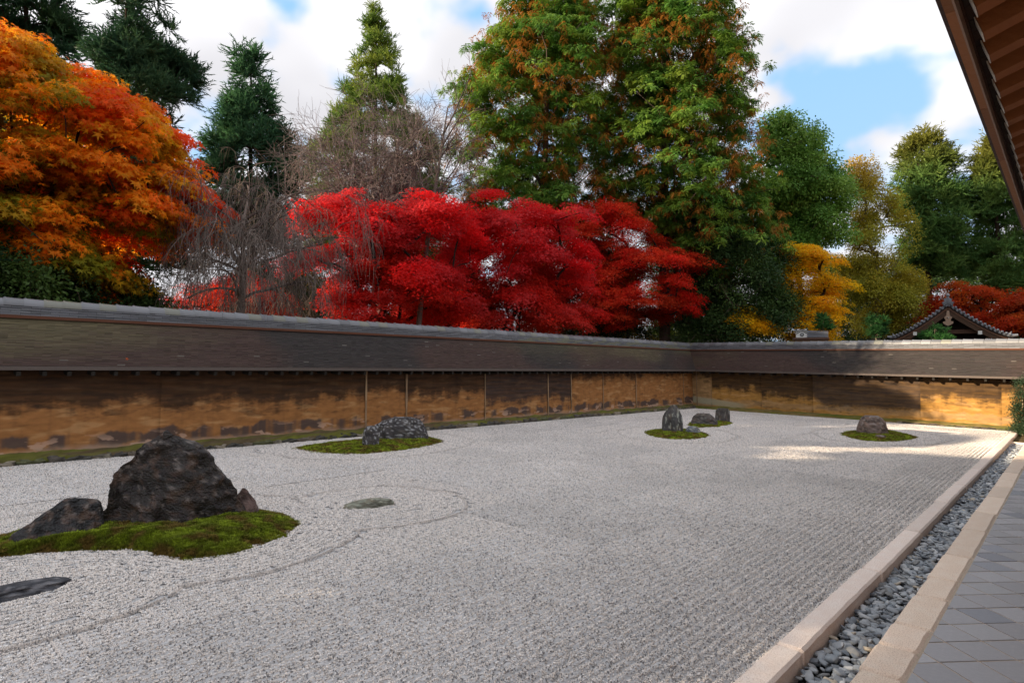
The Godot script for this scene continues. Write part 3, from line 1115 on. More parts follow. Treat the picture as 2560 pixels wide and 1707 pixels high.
# ------------------------------------------------------------------ rocks and moss
func rock(called: String, label: String, at: Vector3, turn: float, rows: Array, depth: Array, look: Dictionary) -> MeshInstance3D:
	# cross-sections of a given width at each height, pushed in and out by crags
	var b := MB.new()
	var nv: int = look.get("rings", 40)
	var na: int = look.get("sides", 64)
	var craggy: float = look.get("crag", 0.1)
	var facets := noise(look.seed, look.get("facet", 2.2), 1, FastNoiseLite.TYPE_CELLULAR)
	facets.cellular_return_type = FastNoiseLite.RETURN_DISTANCE2_SUB
	var ridges := noise(look.seed + 1, look.get("freq", 3.0), 5)
	ridges.fractal_type = FastNoiseLite.FRACTAL_RIDGED
	var fbm := noise(look.seed + 2, look.get("freq", 3.0) * 0.5, 4)
	var vein := noise(look.seed + 3, 6.0, 5)
	var spots := noise(look.seed + 4, 14.0, 4)
	var y0: float = rows[0][0] - 0.12
	var y1: float = rows[rows.size() - 1][0]
	var power: float = look.get("power", 0.75)
	var lean: float = look.get("lean", 0.0)
	var pts := PackedVector3Array()
	var outs := PackedVector3Array()
	for i in nv + 1:
		var t := float(i) / nv
		var y := lerpf(y0, y1, 1.0 - pow(1.0 - t, 1.35))
		var lr := lerp_rows(rows, y)
		var half := (lr.y - lr.x) / 2
		var mid := (lr.x + lr.y) / 2
		var tt := clampf((y - y0) / (y1 - y0), 0, 1)
		var fd: float = lerpf(depth[0], depth[1], pow(tt, look.get("taper", 1.4)))
		if i == nv:
			half *= 0.25
			fd *= 0.2
		for j in na:
			var a := TAU * j / na
			var ca := cos(a)
			var sa := sin(a)
			pts.append(Vector3(mid + half * signf(ca) * pow(absf(ca), power), y, fd * signf(sa) * pow(absf(sa), power) + lean * tt))
			outs.append(Vector3(ca, 0.3, sa).normalized())
	# broken faces: flat cuts that leave hard edges
	var rr := RandomNumberGenerator.new()
	rr.seed = look.seed * 7 + 3
	for c in int(look.get("cuts", 16)):
		var a := rr.randf_range(0, TAU)
		var nrm := Vector3(cos(a) * 0.75, rr.randf_range(-0.2, 0.6), signf(sin(a)) * rr.randf_range(0.6, 1.2)).normalized()
		var far := -INF
		for p in pts:
			far = maxf(far, p.dot(nrm))
		var depth_cut: float = far - rr.randf_range(0.02, 0.16) * look.get("cut", 1.0) * (y1 - y0) * (1.0 - 0.9 * absf(nrm.x))
		for k in pts.size():
			var over := pts[k].dot(nrm) - depth_cut
			if over > 0:
				pts[k] -= nrm * over * 0.97
	# the cuts took some of its size away
	var grow: Vector2 = look.get("grow", Vector2.ONE)
	for k in pts.size():
		pts[k] *= Vector3(grow.x, grow.y if pts[k].y > 0 else 1.0, 1.0)
	for i in nv + 1:
		var tt := clampf((pts[i * na].y - y0) / (y1 - y0), 0, 1)
		for j in na:
			var p := pts[i * na + j]
			var q := p * Vector3(1, look.get("stretch", 1.0), 1)
			var push: float = (facets.get_noise_3dv(q) + 0.55) * craggy * 0.45 + (ridges.get_noise_3dv(q) - 0.1) * craggy * 0.46 + fbm.get_noise_3dv(q) * craggy * 0.22
			p += outs[i * na + j] * push * Vector3(0.7, 0.4, 1.0) * (1.0 - 0.95 * ss(0.72, 1.0, tt))
			var vn := vein.get_noise_3dv(q)
			var col: Color = (look.base as Color) * (1.0 + 0.9 * fbm.get_noise_3dv(q * 3.0))
			col = col.lerp(look.tint, ss(0.05, 0.4, vn) * look.get("tint_share", 0.7))
			col = col.lerp(look.pale, ss(look.get("pale_from", 0.25), look.get("pale_from", 0.25) + 0.16, spots.get_noise_3dv(q * 0.8) + 0.25 * maxf(tt - 0.55, 0.0)) * look.get("pale_share", 0.5))
			if i == nv:
				p.y += 0.004
			b.vert(p, Vector3.ZERO, Color(maxf(col.r, 0.006), maxf(col.g, 0.006), maxf(col.b, 0.006)))
	var tip := Vector3.ZERO
	for j in na:
		tip += b.v[nv * na + j] / na
	var top := b.vert(tip + Vector3.UP * 0.006, Vector3.UP, look.base)
	for i in nv:
		for j in na:
			var k := (j + 1) % na
			b.face(i * na + j, (i + 1) * na + k, i * na + k)
			b.face(i * na + j, (i + 1) * na + j, (i + 1) * na + k)
	for j in na:
		b.face(nv * na + j, top, nv * na + (j + 1) % na)
	b.smooth_normals()
	var o := put(called, b.mesh(M.rock if look.get("smooth", false) else M.rock_fine))
	o.position = Vector3(at.x, 0, at.z)
	o.rotation.y = deg_to_rad(turn)
	tag(o, label, "rock")
	return o


func moss_island(label: String, poly: PackedVector2Array, height: float, density: float, dry: float) -> void:
	var ring := smooth_outline(poly, 12)
	ring = turned_up(ring)
	var ragged := noise(rng.randi() % 999, 2.6, 3)
	for i in ring.size():
		ring[i] += Vector2(ragged.get_noise_2dv(ring[i] * 2.0), ragged.get_noise_2dv(ring[i] * 2.0 + Vector2(31, 7))) * 0.075
	var mid := Vector2.ZERO
	for p in ring:
		mid += p / ring.size()
	var root := thing("moss_mound", label, "moss", Vector3(mid.x, 0, mid.y))
	var wav := noise(rng.randi() % 999, 2.2, 3)
	var b := MB.new()
	var levels := 9
	var colour := func(p: Vector2, t: float) -> Color:
		var n := wav.get_noise_2d(p.x * 1.3, p.y * 1.3)
		var c := Color(0.15, 0.19, 0.017).lerp(Color(0.27, 0.34, 0.025), ss(-0.1, 0.4, n))
		return c.lerp(Color(0.20, 0.135, 0.035), clampf(ss(0.0, 0.4, -n) * 0.9 + dry * 0.4 + (0.25 if t < 0.1 else 0.0), 0, 1))
	var height_at := func(p: Vector2, t: float) -> float:
		return -0.02 + height * (1.0 - pow(1.0 - minf(t * 1.6, 1.0), 2.2)) + wav.get_noise_2d(p.x * 2.0, p.y * 2.0) * 0.025 * minf(t * 4, 1)
	for l in levels + 1:
		var t := float(l) / levels
		for p in ring:
			var q: Vector2 = (p - mid) * (1.0 - t)
			b.vert(Vector3(q.x, height_at.call(q + mid, t), q.y), Vector3.UP, colour.call(q + mid, t))
	var k := ring.size()
	for l in levels:
		for j in k:
			var m := (j + 1) % k
			b.face(l * k + j, l * k + m, (l + 1) * k + m)
			b.face(l * k + j, (l + 1) * k + m, (l + 1) * k + j)
	b.smooth_normals()
	put("moss_cushion", b.mesh(M.moss), root)
	var tb := MB.new()
	for i in 16:
		var a := rf(0, TAU)
		var d := Vector3(cos(a), 0, sin(a))
		var s := Vector3(-d.z, 0, d.x) * 0.0045
		var base := d * rf(0.0, 0.014)
		tb.tri(base - s, base + s, base + d * rf(0.006, 0.014) + Vector3.UP * rf(0.010, 0.024), Color.WHITE * rf(0.7, 1.25))
	var tuft := tb.mesh(M.tuft)
	var places := []
	var tints := []
	var area := 0.0
	for j in k:
		area += absf((ring[j] - mid).cross(ring[(j + 1) % k] - mid)) / 2
	for i in int(area * density):
		var j := rng.randi() % k
		var f := sqrt(rng.randf())
		var t := 1.0 - f
		var q := (ring[j].lerp(ring[(j + 1) % k], rng.randf()) - mid) * f
		var h: float = height_at.call(q + mid, t)
		places.append(Transform3D(Basis(Vector3.UP, rf(0, TAU)) * Basis.from_scale(Vector3.ONE * rf(0.8, 1.6)), Vector3(q.x, h - 0.003, q.y)))
		var c: Color = colour.call(q + mid, t)
		tints.append(c * rf(0.5, 1.7))
	var o := scatter("moss_leaves", tuft, places, tints, root)
	o.set_meta("kind", "stuff")


func build_rocks() -> void:
	moss_island("large green moss mound round the tallest dark rock, nearest to the viewer", islands.near, 0.13, 3200.0, 0.15)
	moss_island("long moss mound with brown tip beneath the lichened boulder by the long wall", islands.wall, 0.09, 900.0, 0.35)
	moss_island("oval moss mound carrying the upright striped rock and one small stone", islands.tall, 0.08, 700.0, 0.3)
	moss_island("small moss mound under the pair of dark rocks near the wall corner", islands.pair, 0.07, 600.0, 0.3)
	moss_island("lone moss mound round the domed brown boulder before the far wall", islands.round, 0.08, 600.0, 0.3)
	var dark := {"seed": 100, "base": Color(0.026, 0.019, 0.016), "tint": Color(0.105, 0.060, 0.040), "pale": Color(0.30, 0.25, 0.22), "crag": 0.20, "facet": 2.4, "freq": 2.2, "pale_from": 0.30, "pale_share": 0.45, "smooth": true, "rings": 90, "sides": 150, "power": 0.7, "lean": -0.05, "cuts": 34, "cut": 1.25, "grow": Vector2(1.08, 1.08)}
	rock("pointed_rock", "tallest dark craggy rock rising to a peak out of the near moss", Vector3(-7.45, 0, -2.43), 71.95, [[-0.02, -0.63, 0.69], [0.18, -0.63, 0.69], [0.33, -0.62, 0.65], [0.48, -0.61, 0.57], [0.63, -0.59, 0.45], [0.78, -0.57, 0.33], [0.9, -0.52, 0.16], [1, -0.43, 0.03], [1.12, -0.33, -0.10], [1.24, -0.24, -0.195]], [0.42, 0.20], dark)
	var d2 := dark.duplicate()
	d2.merge({"seed": 120, "grow": Vector2(1.2, 0.96), "base": Color(0.016, 0.014, 0.014), "crag": 0.09, "rings": 50, "sides": 100, "facet": 3.5, "freq": 3.5, "pale_share": 0.3}, true)
	rock("sloping_rock", "low black rock sloping down beside the tallest rock", Vector3(-7.51, 0, -1.42), 78.99, [[-0.04, -0.46, 0.3], [0.1, -0.39, 0.31], [0.2, -0.28, 0.31], [0.3, -0.15, 0.31], [0.38, -0.07, 0.3], [0.45, -0.01, 0.29], [0.49, 0.04, 0.15]], [0.24, 0.08], d2)
	var d3 := dark.duplicate()
	d3.merge({"seed": 140, "grow": Vector2(1.1, 1.15), "base": Color(0.13, 0.085, 0.075), "tint": Color(0.20, 0.13, 0.11), "pale": Color(0.34, 0.27, 0.24), "crag": 0.05, "rings": 30, "sides": 60, "facet": 6.0, "freq": 6.0, "smooth": false}, true)
	rock("reddish_rock", "small reddish grey rock half hidden behind the tallest rock", Vector3(-7.17, 0, -3.12), 66.49, [[0.04, -0.15, 0.15], [0.2, -0.15, 0.12], [0.27, -0.15, 0.06], [0.35, -0.14, 0.01], [0.39, -0.12, -0.02]], [0.14, 0.04], d3)
	var lich := {"seed": 160, "base": Color(0.055, 0.048, 0.048), "tint": Color(0.10, 0.085, 0.07), "pale": Color(0.48, 0.47, 0.47), "crag": 0.09, "facet": 2.6, "freq": 3.0, "pale_from": 0.2, "pale_share": 0.6, "rings": 46, "sides": 90}
	rock("boulder", "long grey boulder patched with white lichen close to the wall", Vector3(-12.1, 0, -8.95), 53.52, [[0.03, -0.72, 0.72], [0.27, -0.62, 0.66], [0.38, -0.55, 0.59], [0.48, -0.35, 0.52], [0.56, -0.08, 0.3]], [0.42, 0.16], lich)
	var l2 := lich.duplicate()
	l2.merge({"seed": 170, "crag": 0.06, "facet": 4.0, "rings": 30, "sides": 60}, true)
	rock("boulder", "small grey lump at the near end of the long lichened boulder", Vector3(-11.39, 0, -7.67), 56.06, [[0, -0.18, 0.17], [0.22, -0.17, 0.21], [0.41, -0.14, 0.2], [0.48, -0.08, 0.16]], [0.2, 0.08], l2)
	var up := {"seed": 180, "base": Color(0.075, 0.070, 0.068), "tint": Color(0.16, 0.125, 0.095), "pale": Color(0.42, 0.42, 0.36), "crag": 0.07, "facet": 3.0, "freq": 4.0, "pale_from": 0.2, "pale_share": 0.7, "rings": 44, "sides": 80, "stretch": 0.35}
	rock("standing_rock", "upright grey rock with vertical streaks and a pale patch at its foot", Vector3(-8.41, 0, -15.72), 28.16, [[-0.05, -0.26, 0.26], [0.11, -0.29, 0.28], [0.3, -0.29, 0.28], [0.54, -0.26, 0.24], [0.71, -0.21, 0.17], [0.8, -0.1, 0.09]], [0.26, 0.12], up)
	var s1 := up.duplicate()
	s1.merge({"seed": 190, "base": Color(0.12, 0.13, 0.15), "crag": 0.04, "rings": 24, "sides": 48, "stretch": 1.0}, true)
	rock("small_stone", "small bluish stone at the foot of the upright rock", Vector3(-7.86, 0, -15.85), 26.37, [[-0.03, -0.21, 0.21], [0.13, -0.19, 0.19], [0.22, -0.12, 0.12]], [0.18, 0.08], s1)
	var s2 := up.duplicate()
	s2.merge({"seed": 200, "base": Color(0.075, 0.065, 0.06), "tint": Color(0.13, 0.09, 0.07), "pale_share": 0.25, "crag": 0.07, "rings": 30, "sides": 64, "stretch": 1.6}, true)
	rock("low_rock", "low brownish creased rock, wider one of the pair near the corner", Vector3(-8.89, 0, -18.7), 25.44, [[-0.04, -0.41, 0.41], [0.14, -0.39, 0.42], [0.26, -0.35, 0.32], [0.38, -0.2, 0.17]], [0.3, 0.14], s2)
	var s3 := s2.duplicate()
	s3.merge({"seed": 210, "stretch": 0.5, "crag": 0.05}, true)
	rock("blocky_rock", "short blocky dark rock, higher one of the pair near the corner", Vector3(-8.98, 0, -20.31), 23.85, [[-0.02, -0.24, 0.24], [0.2, -0.24, 0.24], [0.38, -0.23, 0.24], [0.47, -0.14, 0.17]], [0.22, 0.16], s3)
	var s4 := up.duplicate()
	s4.merge({"seed": 220, "base": Color(0.14, 0.10, 0.085), "tint": Color(0.25, 0.16, 0.12), "pale": Color(0.36, 0.31, 0.27), "crag": 0.09, "facet": 5.0, "stretch": 1.0, "pale_share": 0.5}, true)
	rock("domed_boulder", "domed reddish brown boulder alone before the far wall", Vector3(-4.33, 0, -19.86), 12.29, [[-0.06, -0.41, 0.4], [0.16, -0.39, 0.37], [0.35, -0.34, 0.33], [0.47, -0.28, 0.26], [0.55, -0.18, 0.14]], [0.38, 0.16], s4)
	var s5 := s4.duplicate()
	s5.merge({"seed": 230, "crag": 0.02, "rings": 14, "sides": 32}, true)
	rock("small_stone", "tiny flat brown stone in the moss before the domed boulder", Vector3(-3.9, 0, -18.75), 11.24, [[0.01, -0.16, 0.16], [0.11, -0.1, 0.1]], [0.1, 0.05], s5)
	var fl := {"seed": 240, "base": Color(0.16, 0.155, 0.12), "tint": Color(0.24, 0.19, 0.13), "pale": Color(0.36, 0.38, 0.30), "crag": 0.09, "facet": 5.0, "freq": 6.0, "rings": 22, "sides": 64, "stretch": 3.0, "taper": 0.8, "pale_from": 0.1, "pale_share": 0.6}
	rock("flat_stone", "flat greenish stone lying alone in gravel inside its raked ring", Vector3(-6.79, 0, -4.6), 66.0, [[-0.03, -0.36, 0.33], [0.03, -0.33, 0.3], [0.06, -0.24, 0.26], [0.085, -0.08, 0.12]], [0.17, 0.06], fl)
	var fb := fl.duplicate()
	fb.merge({"seed": 250, "base": Color(0.06, 0.06, 0.068), "tint": Color(0.10, 0.095, 0.10), "pale": Color(0.26, 0.25, 0.26)}, true)
	rock("flat_stone", "flat dark grey stone sunk in gravel in front of the near moss", Vector3(-6.16, 0, -0.86), 101.0, [[-0.02, -0.46, 0.42], [0.03, -0.42, 0.38], [0.055, -0.30, 0.26], [0.075, -0.14, 0.10]], [0.17, 0.06], fb)


# ------------------------------------------------------------------ gatehouse roof and small gable beyond the far wall
func swept(b: MB, path: Array, lo: float, hi: float, z0: float, z1: float, col: Color) -> void:
	# a board that follows a path in the xy plane, from lo to hi along its normal, from z0 (back) to z1 (front)
	var n := path.size()
	for i in n - 1:
		var p: Vector2 = path[i]
		var q: Vector2 = path[i + 1]
		var np: Vector2 = (path[mini(i + 1, n - 1)] - path[maxi(i - 1, 0)]).orthogonal().normalized()
		var nq: Vector2 = (path[mini(i + 2, n - 1)] - path[i]).orthogonal().normalized()
		if np.y < 0:
			np = -np
		if nq.y < 0:
			nq = -nq
		var c := []
		for w in [[p, np], [q, nq]]:
			for h in [lo, hi]:
				for z in [z0, z1]:
					var g: Vector2 = w[0] + w[1] * h
					c.append(Vector3(g.x, g.y, z))
		# 0 p lo back, 1 p lo front, 2 p hi back, 3 p hi front, 4.. the same at q
		var flip := q.x < p.x
		var f := [[1, 5, 7, 3], [4, 0, 2, 6], [3, 7, 6, 2], [0, 4, 5, 1]]
		if i == 0:
			f.append([0, 1, 3, 2])
		if i == n - 2:
			f.append([5, 4, 6, 7])
		for k in f:
			if flip:
				b.quad(c[k[3]], c[k[2]], c[k[1]], c[k[0]], col)
			else:
				b.quad(c[k[0]], c[k[1]], c[k[2]], c[k[3]], col)


func build_gatehouse() -> void:
	var g := thing("gatehouse", "timber gatehouse with curved grey tiled gable and round ridge finial", "gatehouse", Vector3(-4.69, 0, -36.72), deg_to_rad(7.27))
	var brown := Color(0.085, 0.042, 0.024)
	var dark := Color(0.03, 0.018, 0.012)
	var tile := Color(0.15, 0.155, 0.17)
	var apex := Vector2(0.05, 5.16)
	var depth := -4.6
	for s in [-1.0, 1.0]:
		var path := []
		var reach := 2.42 if s < 0 else 2.5
		for i in 15:
			var t := i / 14.0
			path.append(apex + Vector2(s * reach * t, -1.62 * (1.0 - pow(1.0 - t, 1.32)) - 0.02 * t))
		var b := MB.new()
		swept(b, path, 0.0, 0.05, depth, 0.02, tile * 0.8)
		put("roof_slope", b.mesh(M.ridge), g)
		b = MB.new()
		swept(b, path, -0.075, -0.005, -0.5, -0.02, dark)
		put("roof_boarding", b.mesh(M.wood), g)
		b = MB.new()
		var low := []
		for p in path:
			low.append(p + Vector2(0, -0.09))
		swept(b, low, -0.30, -0.10, -0.16, -0.08, brown * 0.75)
		put("barge_board", b.mesh(M.wood), g)
		b = MB.new()
		swept(b, low, -0.10, -0.02, -0.18, -0.05, brown * 1.3)
		put("barge_moulding", b.mesh(M.wood), g)
		# verge tiles along the gable, each with a round end
		for i in 15:
			var t := (i + 0.6) / 15.4
			var k := int(t * 14)
			var p: Vector2 = (path[k] as Vector2).lerp(path[mini(k + 1, 14)], t * 14 - k)
			var d: Vector2 = ((path[mini(k + 1, 14)] as Vector2) - path[k]).normalized()
			var vb := MB.new()
			var nrm := Vector2(-d.y, d.x)
			if nrm.y < 0:
				nrm = -nrm
			var tone := tile * rf(0.75, 1.3)
			var pts := []
			for z in [-0.42, 0.055]:
				pts.append(Vector3(p.x + nrm.x * 0.075, p.y + nrm.y * 0.075, z))
			vb.tube(pts, [0.058, 0.062], 12, tone)
			var centre := vb.vert(pts[1] + Vector3(0, 0, 0.012), Vector3.BACK, tone * 1.1)
			for j in 12:
				vb.face(12 + j, 12 + (j + 1) % 12, centre)
			var x := Transform3D(Basis(Vector3(d.x, d.y, 0), Vector3(nrm.x, nrm.y, 0), Vector3.BACK * (1.0 if d.cross(nrm) > 0 else -1.0)), Vector3(p.x, p.y, -0.02) - Vector3(d.x, d.y, 0) * 0.055 + Vector3(nrm.x, nrm.y, 0) * 0.0)
			vb.box(x, Vector3(0.10, 0.075, 0.10), tone * 0.85)
			put("verge_tile", vb.mesh(M.ridge), g)
		# rows of round tiles running down the slope
		for i in 13:
			var z := -0.55 - i * 0.31
			var rb := MB.new()
			var pts := []
			var rad := []
			for p in path:
				pts.append(Vector3(p.x, p.y + 0.06, z))
				rad.append(0.062)
			rb.tube(pts, rad, 8, tile * rf(0.85, 1.2))
			put("tile_row", rb.mesh(M.ridge), g)
		# upturned corner tile, purlin with a white end
		b = MB.new()
		var e: Vector2 = path[14]
		b.tube([Vector3(e.x - s * 0.25, e.y + 0.12, -0.05), Vector3(e.x, e.y + 0.05, -0.02), Vector3(e.x + s * 0.17, e.y + 0.075, 0.0)], [0.085, 0.08, 0.06], 10, tile)
		b.tube([Vector3(e.x - s * 0.14, e.y + 0.13, -0.05), Vector3(e.x - s * 0.06, e.y + 0.25, -0.03)], [0.05, 0.015], 7, tile)
		put("corner_tile", b.mesh(M.ridge), g)
		var px := -1.33 if s < 0 else 1.30
		b = MB.new()
		b.box(Transform3D(Basis(), Vector3(px, 3.74, -1.3)), Vector3(0.13, 0.15, 2.5), brown)
		put("purlin", b.mesh(M.wood), g)
		b = MB.new()
		b.box(Transform3D(Basis(), Vector3(px, 3.74, -0.035)), Vector3(0.16, 0.17, 0.03), Color(0.8, 0.8, 0.78))
		put("purlin_end", b.mesh(M.white), g)
		b = MB.new()
		b.box(Transform3D(Basis(), Vector3(s * 1.55, 1.7, -0.9)), Vector3(0.24, 3.5, 0.24), dark)
		put("post", b.mesh(M.wood), g)
	var b := MB.new()
	# pendant under the apex: a hanging board with two curls and a lobed foot
	var cx := apex.x
	var out := PackedVector2Array([Vector2(-0.05, 4.86), Vector2(0.05, 4.86), Vector2(0.07, 4.62), Vector2(0.17, 4.52), Vector2(0.12, 4.44), Vector2(0.10, 4.34), Vector2(0.21, 4.31), Vector2(0.20, 4.22), Vector2(0.08, 4.14), Vector2(0.0, 4.10), Vector2(-0.08, 4.14), Vector2(-0.20, 4.22), Vector2(-0.21, 4.31), Vector2(-0.10, 4.34), Vector2(-0.12, 4.44), Vector2(-0.17, 4.52), Vector2(-0.07, 4.62)])
	var front := PackedVector3Array()
	var back := PackedVector3Array()
	for p in out:
		front.append(Vector3(p.x + cx, p.y, -0.01))
		back.append(Vector3(p.x + cx, p.y, -0.07))
	var tris := Geometry2D.triangulate_polygon(out)
	for i in range(0, tris.size(), 3):
		b.tri(front[tris[i]], front[tris[i + 1]], front[tris[i + 2]], Color(0.30, 0.20, 0.14))
	for i in out.size():
		var j := (i + 1) % out.size()
		b.quad(front[j], front[i], back[i], back[j], Color(0.2, 0.13, 0.09))
	b.tube([Vector3(cx, 4.50, -0.01), Vector3(cx, 4.50, 0.03)], [0.045, 0.02], 8, Color(0.6, 0.58, 0.54))
	put("gable_pendant", b.mesh(M.wood), g)
	b = MB.new()
	b.box(Transform3D(Basis(), Vector3(0, 3.83, -0.55)), Vector3(2.9, 0.2, 0.22), brown * 0.9)
	put("tie_beam", b.mesh(M.wood), g)
	b = MB.new()
	b.box(Transform3D(Basis(), Vector3(0, 4.2, -0.5)), Vector3(0.16, 0.6, 0.16), dark)
	put("king_post", b.mesh(M.wood), g)
	b = MB.new()
	b.box(Transform3D(Basis(), Vector3(0, 2.3, -1.35)), Vector3(3.1, 3.4, 0.1), dark)
	b.tri(Vector3(-2.2, 3.55, -1.3), Vector3(2.2, 3.55, -1.3), Vector3(0.05, 5.0, -1.3), dark)
	put("gable_wall", b.mesh(M.wood), g)
	# ridge courses and the finial
	b = MB.new()
	for c in 3:
		b.box(Transform3D(Basis(), Vector3(cx, 5.21 + c * 0.062, -2.2)), Vector3(0.34 - c * 0.05, 0.055, 4.4), tile * (0.85 + 0.12 * c))
	b.tube([Vector3(cx, 5.41, 0.0), Vector3(cx, 5.41, -4.4)], [0.08, 0.08], 10, tile)
	put("ridge", b.mesh(M.ridge), g)
	for e in [[0.04, 1.0], [-4.45, 0.75]]:
		b = MB.new()
		var k: float = e[1]
		var z: float = e[0]
		b.box(Transform3D(Basis(), Vector3(cx, 5.24, z)), Vector3(0.44 * k, 0.12, 0.10), tile * 0.9)
		b.box(Transform3D(Basis(), Vector3(cx, 5.36, z)), Vector3(0.30 * k, 0.20, 0.11), tile)
		for s in [-1.0, 1.0]:
			b.tube([Vector3(cx + s * 0.19 * k, 5.27, z - 0.06), Vector3(cx + s * 0.19 * k, 5.27, z + 0.07)], [0.07 * k, 0.06 * k], 10, tile * 1.1)
			b.tube([Vector3(cx + s * 0.13 * k, 5.43, z - 0.05), Vector3(cx + s * 0.13 * k, 5.43, z + 0.06)], [0.055 * k, 0.05 * k], 10, tile * 1.15)
		b.tube([Vector3(cx, 5.30, z), Vector3(cx, 5.30, z + 0.09)], [0.075 * k, 0.06 * k], 10, tile * 1.25)
		put("ridge_end_tile", b.mesh(M.ridge), g)
		var ball := SphereMesh.new()
		ball.radius = 0.085 * k
		ball.height = 0.17 * k
		ball.radial_segments = 16
		ball.rings = 8
		ball.material = mat(tile * 1.2, 0.45, 0.5)
		put("finial_ball", ball, g, Transform3D(Basis(), Vector3(cx, 5.62, z)))
		b = MB.new()
		b.tube([Vector3(cx, 5.44, z), Vector3(cx, 5.56, z)], [0.09 * k, 0.035 * k], 10, tile)
		put("finial_neck", b.mesh(M.ridge), g)
	# small tiled roof end with a white face
	var r := thing("wall_gable", "small tiled wall roof whose white gable face bears a black chevron and disc", "roof", Vector3(-8.86, 0.03, -29.39), deg_to_rad(16.78))
	b = MB.new()
	b.box(Transform3D(Basis(), Vector3(-0.34, 3.46, 0)), Vector3(0.50, 0.40, 0.06), Color(0.8, 0.8, 0.78))
	put("white_face", b.mesh(M.white), r)
	b = MB.new()
	var black := Color(0.02, 0.02, 0.022)
	for s in [-1.0, 1.0]:
		for k in 2:
			b.box(Transform3D(Basis(Vector3.BACK, -s * 0.55), Vector3(-0.34 + s * 0.115, 3.60 - k * 0.085, 0.036)), Vector3(0.28, 0.035, 0.02), black)
		b.box(Transform3D(Basis(), Vector3(-0.34 + s * 0.225, 3.62, 0.034)), Vector3(0.05, 0.07, 0.018), black)
	put("chevron", b.mesh(M.paint), r)
	b = MB.new()
	b.tube([Vector3(-0.34, 3.40, 0.02), Vector3(-0.34, 3.40, 0.045)], [0.085, 0.085], 18, black)
	for j in 17:
		b.tri(Vector3(-0.34, 3.40, 0.046), Vector3(-0.34 + 0.085 * cos(TAU * j / 17), 3.40 + 0.085 * sin(TAU * j / 17), 0.045), Vector3(-0.34 + 0.085 * cos(TAU * (j + 1) / 17), 3.40 + 0.085 * sin(TAU * (j + 1) / 17), 0.045), black)
	for k in 3:
		b.box(Transform3D(Basis(), Vector3(-0.34, 3.365 + k * 0.035, 0.05)), Vector3([0.10, 0.13, 0.10][k], 0.013, 0.008), Color(0.6, 0.6, 0.6))
	put("round_emblem", b.mesh(M.paint), r)
	b = MB.new()
	for k in 6:
		b.box(Transform3D(Basis(Vector3.BACK, -0.06), Vector3(0.30, 3.27 + k * 0.055, -0.08)), Vector3(0.86, 0.04, 0.42 - k * 0.05), tile * rf(0.7, 1.2))
	put("ridge_course", b.mesh(M.ridge), r).set_meta("kind", "stuff")
	b = MB.new()
	b.box(Transform3D(Basis(), Vector3(0.02, 3.21, -0.05)), Vector3(1.5, 0.10, 0.5), brown)
	put("eave_board", b.mesh(M.wood), r)
	b = MB.new()
	b.box(Transform3D(Basis(), Vector3(0.05, 1.55, -0.1)), Vector3(1.3, 3.2, 0.3), Color(0.35, 0.2, 0.1))
	put("wall_body", b.mesh(M.paint), r)


